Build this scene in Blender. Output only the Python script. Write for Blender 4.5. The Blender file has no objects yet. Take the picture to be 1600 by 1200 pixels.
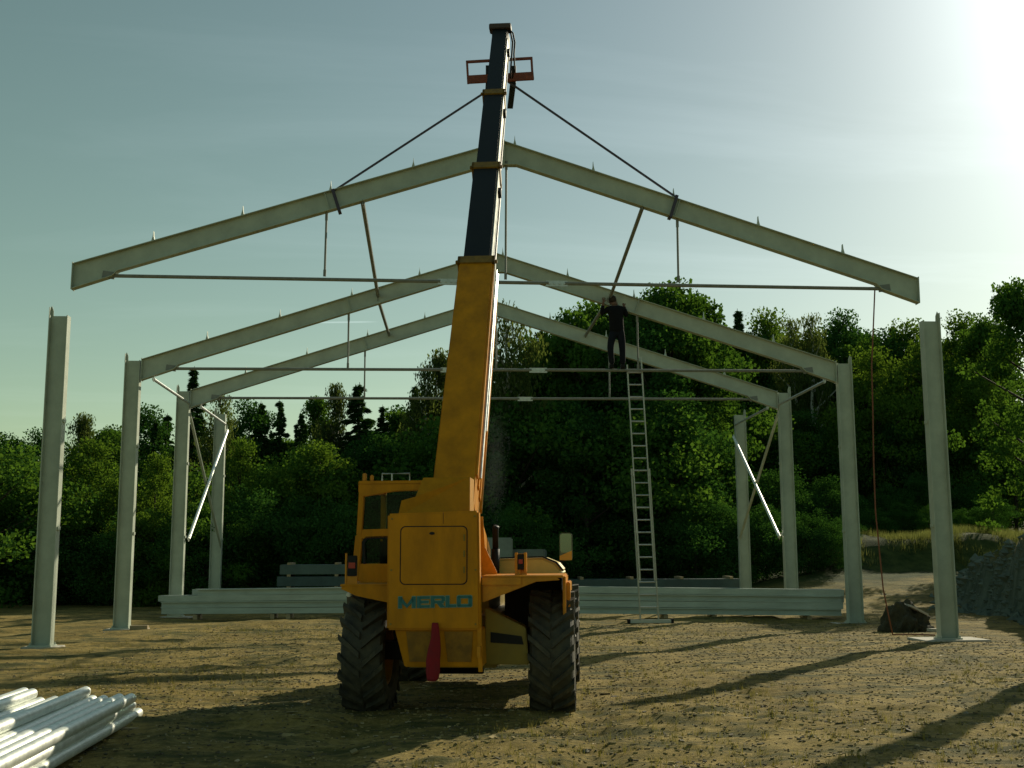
import bpy, bmesh, math, random
import numpy as np
from mathutils import Vector, Matrix
R=math.radians
# ------------------------------------------------------------------ camera
scn=bpy.context.scene
COL=scn.collection
YAW,PITCH,ROLL,FPX=R(2.908),.147,.0043,1800.
CAM=Vector((-.895,0,1.54))
def ray(x,y):
    X=x-800;Y=600-y
    c,s=math.cos(ROLL),math.sin(ROLL); X,Y=c*X+s*Y,-s*X+c*Y
    u=Y/FPX;r=X/FPX
    c,s=math.cos(PITCH),math.sin(PITCH); yy=c-s*u; z=s+c*u
    c,s=math.cos(YAW),math.sin(YAW)
    return Vector((c*r+s*yy,-s*r+c*yy,z))
def at(x,y,Y):
    d=ray(x,y); return CAM+d*(Y/d.y)
cam=bpy.data.objects.new('camera',bpy.data.cameras.new('camera')); COL.objects.link(cam)
fw=ray(800,600).normalized(); rt=(ray(900,600)-ray(800,600)).normalized(); upv=rt.cross(fw).normalized()
m=Matrix((rt,upv,-fw)).transposed().to_4x4(); m.translation=CAM
cam.matrix_world=m
cam.data.sensor_width=36; cam.data.lens=36*FPX/1600; cam.data.clip_end=3000; cam.data.clip_start=.05
scn.camera=cam
# ------------------------------------------------------------------ sky and sun
SUN_AZ,SUN_EL=R(39),R(27)
sd=Vector((math.sin(SUN_AZ)*math.cos(SUN_EL),math.cos(SUN_AZ)*math.cos(SUN_EL),math.sin(SUN_EL)))
w=bpy.data.worlds.new('World'); scn.world=w; w.use_nodes=True
nt=w.node_tree; N=nt.nodes; Lk=nt.links
for n in list(N): N.remove(n)
def nd(t,**k):
    n=N.new(t)
    for a,b in k.items(): setattr(n,a,b)
    return n
wo=nd('ShaderNodeOutputWorld'); bg=nd('ShaderNodeBackground'); bg.inputs[1].default_value=.1
sky=nd('ShaderNodeTexSky',sky_type='NISHITA',sun_disc=False,sun_elevation=SUN_EL,sun_rotation=SUN_AZ,altitude=50,air_density=1.0,dust_density=1.0,ozone_density=1.0)
tint=nd('ShaderNodeMix',data_type='RGBA',blend_type='MULTIPLY'); tint.inputs[0].default_value=1; tmix=nd('ShaderNodeMix',data_type='RGBA'); tmix.inputs[6].default_value=(.90,.975,.605,1); tmix.inputs[7].default_value=(.55,.655,.66,1); Lk.new(tmix.outputs[2],tint.inputs[7])
Lk.new(sky.outputs[0],tint.inputs[6])
tc=nd('ShaderNodeTexCoord')
# thin cirrus: noise in a flat layer (direction divided by its height)
sx=nd('ShaderNodeSeparateXYZ'); Lk.new(tc.outputs['Generated'],sx.inputs[0])
zz=nd('ShaderNodeMath',operation='MAXIMUM'); zz.inputs[1].default_value=.06; Lk.new(sx.outputs[2],zz.inputs[0])
dx=nd('ShaderNodeMath',operation='DIVIDE'); Lk.new(sx.outputs[0],dx.inputs[0]); Lk.new(zz.outputs[0],dx.inputs[1])
dy=nd('ShaderNodeMath',operation='DIVIDE'); Lk.new(sx.outputs[1],dy.inputs[0]); Lk.new(zz.outputs[0],dy.inputs[1])
cx=nd('ShaderNodeCombineXYZ'); Lk.new(dx.outputs[0],cx.inputs[0]); Lk.new(dy.outputs[0],cx.inputs[1])
mp=nd('ShaderNodeMapping'); mp.inputs['Rotation'].default_value=(0,0,R(-52)); mp.inputs['Scale'].default_value=(.5,1.3,1); Lk.new(cx.outputs[0],mp.inputs[0])
nz=nd('ShaderNodeTexNoise'); nz.inputs['Scale'].default_value=.8; nz.inputs['Detail'].default_value=7; nz.inputs['Roughness'].default_value=.6; nz.inputs['Distortion'].default_value=.6
Lk.new(mp.outputs[0],nz.inputs[0])
cr=nd('ShaderNodeMapRange'); cr.inputs[1].default_value=.5; cr.inputs[2].default_value=.85; cr.inputs[3].default_value=0; cr.inputs[4].default_value=.24; Lk.new(nz.outputs[0],cr.inputs[0])
# aureole round the sun (thin cloud scattering the sunlight)
vd=nd('ShaderNodeVectorMath',operation='DOT_PRODUCT'); vd.inputs[1].default_value=sd; Lk.new(tc.outputs['Generated'],vd.inputs[0])
au=nd('ShaderNodeMath',operation='MAXIMUM'); au.inputs[1].default_value=0; Lk.new(vd.outputs['Value'],au.inputs[0])
ap=nd('ShaderNodeMath',operation='POWER'); ap.inputs[1].default_value=64; Lk.new(au.outputs[0],ap.inputs[0])
am=nd('ShaderNodeMath',operation='MULTIPLY'); am.inputs[1].default_value=11.; Lk.new(ap.outputs[0],am.inputs[0])
aw=nd('ShaderNodeMath',operation='POWER'); aw.inputs[1].default_value=4; Lk.new(au.outputs[0],aw.inputs[0])
Lk.new(aw.outputs[0],tmix.inputs[0])
cs=nd('ShaderNodeMath',operation='MULTIPLY_ADD'); cs.inputs[1].default_value=6; cs.inputs[2].default_value=1.4; Lk.new(aw.outputs[0],cs.inputs[0])
cl=nd('ShaderNodeMath',operation='MULTIPLY'); Lk.new(cr.outputs[0],cl.inputs[0]); Lk.new(cs.outputs[0],cl.inputs[1])
# a thin contrail: band of directions close to one great circle
a_,b_=ray(490,504).normalized(),ray(572,503).normalized(); gn=a_.cross(b_).normalized(); mid_=(a_+b_).normalized()
g1=nd('ShaderNodeVectorMath',operation='DOT_PRODUCT'); g1.inputs[1].default_value=gn; Lk.new(tc.outputs['Generated'],g1.inputs[0])
g2=nd('ShaderNodeMath',operation='ABSOLUTE'); Lk.new(g1.outputs['Value'],g2.inputs[0])
g3=nd('ShaderNodeMapRange'); g3.inputs[1].default_value=.0003; g3.inputs[2].default_value=.0009; g3.inputs[3].default_value=1.6; g3.inputs[4].default_value=0; Lk.new(g2.outputs[0],g3.inputs[0])
g4=nd('ShaderNodeVectorMath',operation='DOT_PRODUCT'); g4.inputs[1].default_value=mid_; Lk.new(tc.outputs['Generated'],g4.inputs[0])
g5=nd('ShaderNodeMapRange'); cosd=a_.dot(mid_); g5.inputs[1].default_value=cosd-.0003; g5.inputs[2].default_value=cosd+.0001; Lk.new(g4.outputs['Value'],g5.inputs[0])
g6=nd('ShaderNodeMath',operation='MULTIPLY'); Lk.new(g3.outputs[0],g6.inputs[0]); Lk.new(g5.outputs[0],g6.inputs[1])
s1=nd('ShaderNodeMath',operation='ADD'); Lk.new(cl.outputs[0],s1.inputs[0]); Lk.new(am.outputs[0],s1.inputs[1])
s2=nd('ShaderNodeMath',operation='ADD'); Lk.new(s1.outputs[0],s2.inputs[0]); Lk.new(g6.outputs[0],s2.inputs[1])
cc=nd('ShaderNodeMix',data_type='RGBA',blend_type='MULTIPLY'); cc.inputs[0].default_value=1; cc.inputs[6].default_value=(.86,.92,.98,1); Lk.new(s2.outputs[0],cc.inputs[7])
ad=nd('ShaderNodeMix',data_type='RGBA',blend_type='ADD'); ad.inputs[0].default_value=1
Lk.new(tint.outputs[2],ad.inputs[6]); Lk.new(cc.outputs[2],ad.inputs[7])
Lk.new(ad.outputs[2],bg.inputs[0]); Lk.new(bg.outputs[0],wo.inputs[0])
sl=bpy.data.lights.new('sun','SUN'); sl.energy=4.5; sl.angle=R(.5); sl.color=(1,.90,.66)
so=bpy.data.objects.new('sun',sl); COL.objects.link(so); so.rotation_euler=sd.to_track_quat('Z','Y').to_euler()
scn.view_settings.view_transform='Standard'; scn.view_settings.look='None'; scn.view_settings.exposure=0; scn.view_settings.gamma=1
scn.render.engine='CYCLES'
scn.render.resolution_x=1024; scn.render.resolution_y=768
# ------------------------------------------------------------------ helpers
class MB:
    def __init__(s): s.v=[];s.f=[];s.mi=[]
    def add(s,vs,fs,mi=0):
        b=len(s.v); s.v+= [tuple(v) for v in vs]; s.f+=[tuple(b+i for i in f) for f in fs]; s.mi+=[mi]*len(fs)
    def box(s,x0,x1,y0,y1,z0,z1,mi=0,M=None):
        vs=[Vector((x,y,z)) for z in (z0,z1) for y in (y0,y1) for x in (x0,x1)]
        if M: vs=[M@v for v in vs]
        s.add(vs,[(0,2,3,1),(4,5,7,6),(0,1,5,4),(2,6,7,3),(0,4,6,2),(1,3,7,5)],mi)
    def prism(s,pts,d,mi=0):            # planar polygon (3D) swept by vector d
        n=len(pts); pts=[Vector(p) for p in pts]; d=Vector(d)
        nrm=Vector((0,0,0))
        for i in range(n): nrm+=pts[i].cross(pts[(i+1)%n])
        if nrm.dot(d)>0: pts=pts[::-1]
        vs=pts+[p+d for p in pts]
        s.add(vs,[tuple(range(n)),tuple(range(2*n-1,n-1,-1))]+[(i,i+n,(i+1)%n+n,(i+1)%n) for i in range(n)],mi)
    def tube(s,pts,r,n=8,cap=True,mi=0,hollow=0):
        pts=[Vector(p) for p in pts]; rs=r if isinstance(r,(list,tuple)) else [r]*len(pts)
        rings=[]; ref=None
        for i,p in enumerate(pts):
            t=(pts[min(i+1,len(pts)-1)]-pts[max(i-1,0)]).normalized()
            if ref is None: ref=Vector((0,0,1)) if abs(t.z)<.9 else Vector((1,0,0))
            a=t.cross(ref).normalized(); b=t.cross(a).normalized(); ref=-b if False else ref
            rings.append([p+(a*math.cos(2*math.pi*k/n)+b*math.sin(2*math.pi*k/n))*rs[i] for k in range(n)])
        vs=[v for q in rings for v in q]; fs=[]
        for i in range(len(pts)-1):
            for k in range(n): fs.append((i*n+k,i*n+(k+1)%n,(i+1)*n+(k+1)%n,(i+1)*n+k))
        if cap: fs.append(tuple(range(n-1,-1,-1))); fs.append(tuple((len(pts)-1)*n+k for k in range(n)))
        s.add(vs,fs,mi)
    def beam(s,a,b,up,h,wd,tw=.012,tf=.016,mi=0):   # I section from a to b, 'up' = depth direction
        a=Vector(a);b=Vector(b);t=(b-a).normalized(); up=Vector(up); up=(up-t*up.dot(t)).normalized(); sd_=t.cross(up)
        P=[(-wd/2,-h/2),(wd/2,-h/2),(wd/2,-h/2+tf),(tw/2,-h/2+tf),(tw/2,h/2-tf),(wd/2,h/2-tf),(wd/2,h/2),(-wd/2,h/2),(-wd/2,h/2-tf),(-tw/2,h/2-tf),(-tw/2,-h/2+tf),(-wd/2,-h/2+tf)]
        n=12; vs=[a+sd_*x+up*y for x,y in P]+[b+sd_*x+up*y for x,y in P]
        fs=[(i,(i+1)%n,(i+1)%n+n,i+n) for i in range(n)]
        fs+=[(3,2,1,0),(11,10,3,0),(10,9,4,3),(9,8,5,4),(8,7,6,5)]
        fs+=[tuple(x+n for x in q[::-1]) for q in [(3,2,1,0),(11,10,3,0),(10,9,4,3),(9,8,5,4),(8,7,6,5)]]
        s.add(vs,fs,mi)
    def bar(s,a,b,up,h,wd,mi=0):
        a=Vector(a);b=Vector(b);t=(b-a).normalized(); up=Vector(up); up=(up-t*up.dot(t)).normalized(); q=t.cross(up)
        vs=[p+q*x*wd/2+up*y*h/2 for p in (a,b) for x,y in ((-1,-1),(1,-1),(1,1),(-1,1))]
        s.add(vs,[(3,2,1,0),(4,5,6,7),(0,1,5,4),(1,2,6,5),(2,3,7,6),(3,0,4,7)],mi)
    def build(s,name,mats,parent=None,smooth=False,bevel=0,label=None):
        me=bpy.data.meshes.new(name); me.from_pydata(s.v,[],s.f)
        if not isinstance(mats,(list,tuple)): mats=[mats]
        for mm in mats: me.materials.append(mm)
        if len(mats)>1: me.polygons.foreach_set('material_index',s.mi)
        if smooth: me.polygons.foreach_set('use_smooth',[True]*len(s.f))
        bm=bmesh.new(); bm.from_mesh(me); bmesh.ops.recalc_face_normals(bm,faces=bm.faces)
        if bevel:
            bmesh.ops.bevel(bm,geom=[e for e in bm.edges if e.is_manifold and e.calc_face_angle(0)>.5],offset=bevel,segments=2,affect='EDGES',clamp_overlap=True)
        bm.to_mesh(me); bm.free()
        o=bpy.data.objects.new(name,me); COL.objects.link(o)
        if parent: o.parent=parent
        if label: o['label']=label
        return o
def tag(o,label=None,cat=None,group=None,kind=None):
    for k,v in (('label',label),('category',cat),('group',group),('kind',kind)):
        if v: o[k]=v
    return o
def empty(name,loc,rz=0,label=None,cat=None,group=None):
    o=bpy.data.objects.new(name,None); COL.objects.link(o); o.location=loc; o.rotation_euler=(0,0,rz); o.empty_display_size=.2
    return tag(o,label,cat,group)
def copy_tree(o,parent=None):
    c=o.copy(); COL.objects.link(c); c.parent=parent
    for ch in [x for x in bpy.data.objects if x.parent==o]: copy_tree(ch,c)
    return c
def mat(name,col,rough=.6,metal=0,var=.15,scale=6,bump=0,bscale=40,col2=None,spec=.5,det=5,stretch=None):
    m=bpy.data.materials.new(name); m.use_nodes=True; t=m.node_tree; b=t.nodes['Principled BSDF']
    b.inputs['Roughness'].default_value=rough; b.inputs['Metallic'].default_value=metal; b.inputs['Specular IOR Level'].default_value=spec
    tc=t.nodes.new('ShaderNodeTexCoord'); n=t.nodes.new('ShaderNodeTexNoise'); n.inputs['Scale'].default_value=scale; n.inputs['Detail'].default_value=det; n.inputs['Roughness'].default_value=.65
    src=tc.outputs['Object']
    if stretch:
        mpn=t.nodes.new('ShaderNodeMapping'); mpn.inputs['Scale'].default_value=stretch; t.links.new(src,mpn.inputs[0]); src=mpn.outputs[0]
    t.links.new(src,n.inputs[0])
    r=t.nodes.new('ShaderNodeValToRGB'); r.color_ramp.elements[0].position=.3; r.color_ramp.elements[1].position=.7
    c2=col2 or tuple(min(1,c*(1+var)) for c in col); c1=col if col2 else tuple(c*(1-var) for c in col)
    r.color_ramp.elements[0].color=(*c1,1); r.color_ramp.elements[1].color=(*c2,1)
    t.links.new(n.outputs[0],r.inputs[0]); t.links.new(r.outputs[0],b.inputs['Base Color'])
    rr=t.nodes.new('ShaderNodeMapRange'); rr.inputs[3].default_value=max(0,rough-.1); rr.inputs[4].default_value=min(1,rough+.12); t.links.new(n.outputs[0],rr.inputs[0]); t.links.new(rr.outputs[0],b.inputs['Roughness'])
    if bump:
        n2=t.nodes.new('ShaderNodeTexNoise'); n2.inputs['Scale'].default_value=bscale; n2.inputs['Detail'].default_value=4; t.links.new(src,n2.inputs[0])
        bp=t.nodes.new('ShaderNodeBump'); bp.inputs['Strength'].default_value=bump; bp.inputs['Distance'].default_value=.02; t.links.new(n2.outputs[0],bp.inputs['Height']); t.links.new(bp.outputs[0],b.inputs['Normal'])
    return m
def leafmat(name,col,tr,tf=.45):
    m=bpy.data.materials.new(name); m.use_nodes=True; t=m.node_tree
    for n in list(t.nodes): t.nodes.remove(n)
    o=t.nodes.new('ShaderNodeOutputMaterial'); d=t.nodes.new('ShaderNodeBsdfDiffuse'); q=t.nodes.new('ShaderNodeBsdfTranslucent'); mx=t.nodes.new('ShaderNodeMixShader'); mx.inputs[0].default_value=tf
    g=t.nodes.new('ShaderNodeNewGeometry'); tc=t.nodes.new('ShaderNodeTexCoord'); n=t.nodes.new('ShaderNodeTexNoise'); n.inputs['Scale'].default_value=.9; n.inputs['Detail'].default_value=3
    t.links.new(tc.outputs['Object'],n.inputs[0])
    oi=t.nodes.new('ShaderNodeObjectInfo')
    a=t.nodes.new('ShaderNodeMath'); a.operation='ADD'; t.links.new(n.outputs[0],a.inputs[0]); t.links.new(g.outputs['Random Per Island'],a.inputs[1])
    a2=t.nodes.new('ShaderNodeMath'); a2.operation='MULTIPLY_ADD'; a2.inputs[1].default_value=.5; t.links.new(oi.outputs['Random'],a2.inputs[0]); t.links.new(a.outputs[0],a2.inputs[2])
    for c,sh in ((col,d),(tr,q)):
        mr=t.nodes.new('ShaderNodeMix'); mr.data_type='RGBA'; mr.clamp_factor=True
        mr.inputs[6].default_value=(c[0]*.5,c[1]*.6,c[2]*.6,1); mr.inputs[7].default_value=(c[0]*1.6,c[1]*1.35,c[2]*1.2,1)
        s=t.nodes.new('ShaderNodeMapRange'); s.inputs[1].default_value=.35; s.inputs[2].default_value=1.75; t.links.new(a2.outputs[0],s.inputs[0])
        t.links.new(s.outputs[0],mr.inputs[0]); t.links.new(mr.outputs[2],sh.inputs[0])
    t.links.new(d.outputs[0],mx.inputs[1]); t.links.new(q.outputs[0],mx.inputs[2]); t.links.new(mx.outputs[0],o.inputs[0])
    return m
M={}
M['steel']=mat('grey_steel_paint',(.41,.455,.375),.45,0,.16,2.2,.05,30)
M['tie']=mat('shaded_steel_rod',(.20,.21,.19),.6,0,.2,8)  # steel darkened in colour to stand for the shaded side of rods and struts
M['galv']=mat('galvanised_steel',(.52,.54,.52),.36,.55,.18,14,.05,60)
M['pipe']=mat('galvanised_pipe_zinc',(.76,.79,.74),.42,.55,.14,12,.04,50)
M['beamgalv']=mat('purlin_zinc',(.36,.42,.38),.5,.25,.2,5,.05,30,stretch=(.3,1,1))
M['alu']=mat('ladder_aluminium',(.42,.46,.44),.4,.5,.1,10)
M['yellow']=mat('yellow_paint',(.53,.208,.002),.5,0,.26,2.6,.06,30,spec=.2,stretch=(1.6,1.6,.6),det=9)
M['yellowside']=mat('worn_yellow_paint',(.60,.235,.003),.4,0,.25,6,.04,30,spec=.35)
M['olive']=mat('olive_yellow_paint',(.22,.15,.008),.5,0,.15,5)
M['boomdark']=mat('dark_boom_steel',(.012,.015,.016),.5,.1,.3,5,.03,20,spec=.3)
M['stripsheen']=mat('bright_strip_sheen',(.62,.60,.52),.33,.5,.25,9)  # pale strip metal, also the painted sun sheen on the boom sides
M['black']=mat('black_plastic',(.010,.010,.010),.6,0,.3,9,spec=.25)
M['rubber']=mat('tyre_rubber',(.022,.022,.018),.75,0,.4,7,.15,60,col2=(.085,.075,.045))
M['rim']=mat('rim_paint',(.30,.14,.01),.5,0,.2,5)
M['red']=mat('red_cloth',(.22,.002,.008),.8,0,.2,9)
M['redlens']=mat('red_lens',(.35,.004,.003),.2,0,.1,9)
M['white']=mat('white_lens',(.8,.8,.75),.25,0,.05,9)
M['teal']=mat('teal_lettering',(.0,.12,.13),.4,0,.1,20)
M['tealpale']=mat('pale_teal_edge',(.16,.32,.24),.4,0,.1,20)
M['strap']=mat('webbing',(.06,.055,.085),.8,0,.2,30)
M['rope']=mat('orange_rope',(.20,.075,.04),.8,0,.25,30)
M['wood']=mat('raw_timber',(.34,.26,.15),.8,0,.25,5,.1,30,stretch=(1,6,6))
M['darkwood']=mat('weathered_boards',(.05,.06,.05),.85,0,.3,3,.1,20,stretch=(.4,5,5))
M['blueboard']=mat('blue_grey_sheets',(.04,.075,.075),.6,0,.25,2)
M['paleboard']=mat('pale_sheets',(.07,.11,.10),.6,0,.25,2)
M['concrete']=mat('concrete',(.48,.45,.38),.9,0,.15,8,.2,40)
M['soil']=mat('dark_soil',(.045,.045,.026),.95,0,.4,6,.6,25)
M['bark']=mat('bark',(.045,.036,.026),.9,0,.4,12,.4,30)
M['birchbark']=mat('birch_bark',(.45,.44,.38),.8,0,.4,5,.2,30,col2=(.6,.58,.5))
M['cloth']=mat('dark_work_clothes',(.007,.008,.010),.95,0,.3,10,spec=.2)
M['trouser']=mat('navy_trousers',(.009,.011,.018),.95,0,.3,10,spec=.2)
M['skin']=mat('skin',(.16,.08,.05),.6,0,.1,10)
M['hair']=mat('brown_hair',(.03,.018,.01),.8,0,.2,30)
M['leaf_dark']=leafmat('dark_leaves',(.030,.092,.028),(.045,.13,.016),.35)
M['leaf_mid']=leafmat('green_leaves',(.038,.105,.026),(.085,.19,.018),.40)
M['leaf_light']=leafmat('yellow_green_leaves',(.050,.115,.024),(.11,.21,.018),.42)
M['leaf_birch']=leafmat('birch_leaves',(.050,.085,.03),(.12,.18,.035),.4)
M['needle']=leafmat('spruce_needles',(.026,.075,.024),(.04,.10,.016),.3)
M['grass']=leafmat('dry_grass_blades',(.13,.13,.04),(.20,.20,.05),.4)
def glassmat():
    m=bpy.data.materials.new('cab_glass'); m.use_nodes=True; b=m.node_tree.nodes['Principled BSDF']
    b.inputs['Base Color'].default_value=(.30,.48,.38,1); b.inputs['Roughness'].default_value=.03; b.inputs['Transmission Weight'].default_value=1; b.inputs['IOR'].default_value=1.02
    b.inputs['Coat Weight'].default_value=.12
    return m
M['glass']=glassmat()
# ------------------------------------------------------------------ ground
rng=np.random.default_rng(5)
def vnoise(x,y,s,seed):
    r=np.random.default_rng(seed).random((256,256))
    X=x/s;Y=y/s; xi=np.floor(X).astype(int);yi=np.floor(Y).astype(int); fx=X-xi;fy=Y-yi
    fx=fx*fx*(3-2*fx);fy=fy*fy*(3-2*fy)
    g=lambda a,b:r[a%256,b%256]
    return (g(xi,yi)*(1-fx)*(1-fy)+g(xi+1,yi)*fx*(1-fy)+g(xi,yi+1)*(1-fx)*fy+g(xi+1,yi+1)*fx*fy)-.5
def ss(a,b,x):
    t=np.clip((x-a)/(b-a),0,1); return t*t*(3-2*t)
def hills(x,y):
    h=.9*ss(31,41,y)*ss(6,12,x)                               # sandy slope on the right
    h=h+1.25*ss(39.5,42,y+.25*vnoise(x,y,3,9)*4)*ss(10.5,14.5,x)*(1+.5*vnoise(x,y,2.3,61))   # grassy bank behind it
    xf=12.0+(y-26.6)*.26+vnoise(x,y,1.6,4)*.35+vnoise(x,y,.45,41)*.2
    hb=np.clip(1.72-(y-28.5)*.09,1.1,1.85)+.35*vnoise(x,y,2.1,31)+.42*vnoise(x,y,.7,33)+.22*vnoise(x,y,.33,34)
    near=hb*ss(0,.75,x-xf)*ss(12,15,y)*(1-ss(34,37,y))
    h=np.maximum(h,near)
    h=h+3.0*ss(46,95,y)+.6*ss(-14,-22,x)*ss(20,36,y)
    return h
def bankmask(x,y):
    xf=12.0+(y-26.6)*.26+vnoise(x,y,1.6,4)*.35+vnoise(x,y,.45,41)*.2
    return ss(-.25,.15,x-xf)*(1-ss(.55,.8,x-xf))*ss(12,15,y)*(1-ss(34,37,y))
def rough(x,y):
    d=1-.6*ss(34,50,y)
    ruts=.045*vnoise(x*.45+3,y*1.5,.9,51)+.05*vnoise(x*.3,y,1.3,52)
    for cxx in (-1.9,.15): ruts=ruts-(.060+.012*np.sin(y*24))*np.exp(-((x-cxx-.12*(y-12)-.4*np.sin(y*.2))/.28)**2)*(1-ss(10,14,y))
    big=.07*vnoise(x,y,3.2,1)+.05*vnoise(x,y,1.1,2)
    clod=np.maximum(vnoise(x,y,.55,3),-.05)*.06+vnoise(x,y,.21,6)*.022+vnoise(x,y,.5,12)*vnoise(x,y*3,.35,7)*.12
    patch=.35+.9*ss(-.1,.22,vnoise(x,y,2.6,8)+.3*vnoise(x,y,.9,18))
    return d*(big+clod*patch)+ruts
def hgt(x,y):
    x=np.asarray(x,float);y=np.asarray(y,float)
    return hills(x,y)+rough(x,y)
def H1(x,y): return float(hgt(np.array([x]),np.array([y]))[0])
def grow(a,step,k,end):
    o=[a];s=step
    while abs(o[-1]-a)<end: s=s*k; o.append(o[-1]+s)
    return o[1:]
xs=np.concatenate([np.array(grow(-7.5,-.1,1.06,300))[::-1],np.arange(-7.5,10.5,.075),np.arange(10.5,19,.14),grow(19,.2,1.1,300)])
ys=np.concatenate([np.array(grow(7,-.12,1.12,80))[::-1],np.arange(7,22,.065),np.arange(22,36,.13),grow(36,.16,1.05,500)])
gx,gy_=np.meshgrid(xs,ys); gz=hgt(gx,gy_)
me=bpy.data.meshes.new('ground'); nx,ny=len(xs),len(ys)
me.vertices.add(nx*ny); me.vertices.foreach_set('co',np.stack([gx,gy_,gz],-1).reshape(-1).astype(np.float32))
i=np.arange((ny-1)*(nx-1)); rI=i//(nx-1); cI=i%(nx-1); a=rI*nx+cI
q=np.stack([a,a+1,a+nx+1,a+nx],-1).reshape(-1)
me.loops.add(len(q)); me.loops.foreach_set('vertex_index',q.astype(np.int32)); me.polygons.add(len(i)); me.polygons.foreach_set('loop_start',(np.arange(len(i))*4).astype(np.int32))
try: me.polygons.foreach_set('loop_total',np.full(len(i),4,np.int32))
except Exception: pass
me.update(calc_edges=True)
at_=me.attributes.new('bank','FLOAT','POINT'); at_.data.foreach_set('value',bankmask(gx,gy_).reshape(-1).astype(np.float32))
gr_=ss(40.2,41.8,gy_)*ss(8,13,gx)+ss(.6,.9,gx-(12.0+(gy_-26.6)*.26))*ss(12,15,gy_)+ss(37,40,gy_)*(1-ss(4,9,gx))+ss(37.6,39.2,gy_+1.2*vnoise(gx,gy_,1.7,83))+.55*ss(33,36,gy_)*ss(-.1,.2,vnoise(gx,gy_,2.2,81))
at_=me.attributes.new('grassy','FLOAT','POINT'); at_.data.foreach_set('value',np.clip(gr_,0,1).reshape(-1).astype(np.float32))
def groundmat():
    m=bpy.data.materials.new('trodden_sand_and_straw'); m.use_nodes=True; t=m.node_tree; b=t.nodes['Principled BSDF']; b.inputs['Roughness'].default_value=.95; b.inputs['Specular IOR Level'].default_value=.15
    tc=t.nodes.new('ShaderNodeTexCoord'); O=tc.outputs['Object']
    def noise(sc,det=6,ro=.6,st=None):
        n=t.nodes.new('ShaderNodeTexNoise'); n.inputs['Scale'].default_value=sc; n.inputs['Detail'].default_value=det; n.inputs['Roughness'].default_value=ro
        if st:
            k=t.nodes.new('ShaderNodeMapping'); k.inputs['Scale'].default_value=st; t.links.new(O,k.inputs[0]); t.links.new(k.outputs[0],n.inputs[0])
        else: t.links.new(O,n.inputs[0])
        return n.outputs[0]
    def ramp(src,stops):
        r=t.nodes.new('ShaderNodeValToRGB'); e=r.color_ramp.elements
        while len(e)<len(stops): e.new(.5)
        for q,(p,c) in zip(e,stops): q.position=p;q.color=(*c,1)
        t.links.new(src,r.inputs[0]); return r.outputs[0]
    def mix(f,a,b_,mode='MIX'):
        x=t.nodes.new('ShaderNodeMix'); x.data_type='RGBA'; x.blend_type=mode
        for s,v in ((0,f),(6,a),(7,b_)):
            if isinstance(v,(int,float)): x.inputs[s].default_value=v
            elif isinstance(v,tuple): x.inputs[s].default_value=(*v,1)
            else: t.links.new(v,x.inputs[s])
        return x.outputs[2]
    base=ramp(noise(.55,8,.65),[(.33,(.12,.090,.026)),(.5,(.29,.215,.066)),(.68,(.44,.34,.13))])
    fine=ramp(noise(9,8,.75),[(.35,(.045,.042,.013)),(.52,(.26,.185,.05)),(.7,(.47,.36,.13))])
    c=mix(.55,base,fine)
    straw=ramp(noise(60,3,.6,(.35,1,1)),[(.62,(0,0,0)),(.7,(1,1,1))])
    c=mix(straw,c,(.40,.30,.14))
    dk=ramp(noise(1.6,9,.78,(.45,1.3,1)),[(.47,(0,0,0)),(.58,(.85,.85,.85))])
    c=mix(dk,c,(.050,.060,.020))
    a1=t.nodes.new('ShaderNodeAttribute'); a1.attribute_name='bank'; a2=t.nodes.new('ShaderNodeAttribute'); a2.attribute_name='grassy'
    gcol=ramp(noise(2.5,6,.7),[(.35,(.02,.038,.010)),(.7,(.085,.10,.028))])
    c=mix(a2.outputs['Fac'],c,gcol)
    rock=ramp(noise(1.6,8,.75,(1.4,1.4,.8)),[(.35,(.05,.07,.05)),(.65,(.14,.175,.14))])
    c=mix(a1.outputs['Fac'],c,rock)
    t.links.new(c,b.inputs['Base Color'])
    bp=t.nodes.new('ShaderNodeBump'); bp.inputs['Strength'].default_value=1; bp.inputs['Distance'].default_value=.024
    t.links.new(noise(16,7,.75),bp.inputs['Height']); t.links.new(bp.outputs[0],b.inputs['Normal'])
    return m
me.materials.append(groundmat()); me.polygons.foreach_set('use_smooth',[True]*len(me.polygons))
go=bpy.data.objects.new('ground',me); COL.objects.link(go); go['kind']='structure'
# scattered wood chips, stones and straw (nobody could count them)
def scatter(name,n,mk,mats,reg,dens=None):
    V=[];F=[];MI=[];k=0
    x=rng.uniform(reg[0],reg[1],n*3); y=reg[2]+(reg[3]-reg[2])*rng.random(n*3)**1.5
    keep=np.ones(n*3,bool) if dens is None else rng.random(n*3)<dens(x,y)
    x=x[keep][:n];y=y[keep][:n]; z=hgt(x,y)
    for a,b,c in zip(x,y,z):
        vs,fs,mi=mk(); 
        V+=[(a+p[0],b+p[1],c+p[2]) for p in vs]; F+=[tuple(k+j for j in f) for f in fs]; MI+=[mi]*len(fs); k+=len(vs)
    me=bpy.data.meshes.new(name); me.from_pydata(V,[],F)
    for q in mats: me.materials.append(q)
    me.polygons.foreach_set('material_index',MI)
    o=bpy.data.objects.new(name,me); COL.objects.link(o); return o
rd=random.Random(3)
M['chip']=mat('pale_chips',(.40,.32,.18),.9,0,.3,4); M['stone']=mat('small_stones',(.19,.17,.12),.9,0,.4,4); M['straw']=mat('dry_stalks',(.30,.23,.09),.9,0,.3,4); M['clod']=mat('soil_clods',(.09,.075,.04),.95,0,.4,4)
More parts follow.
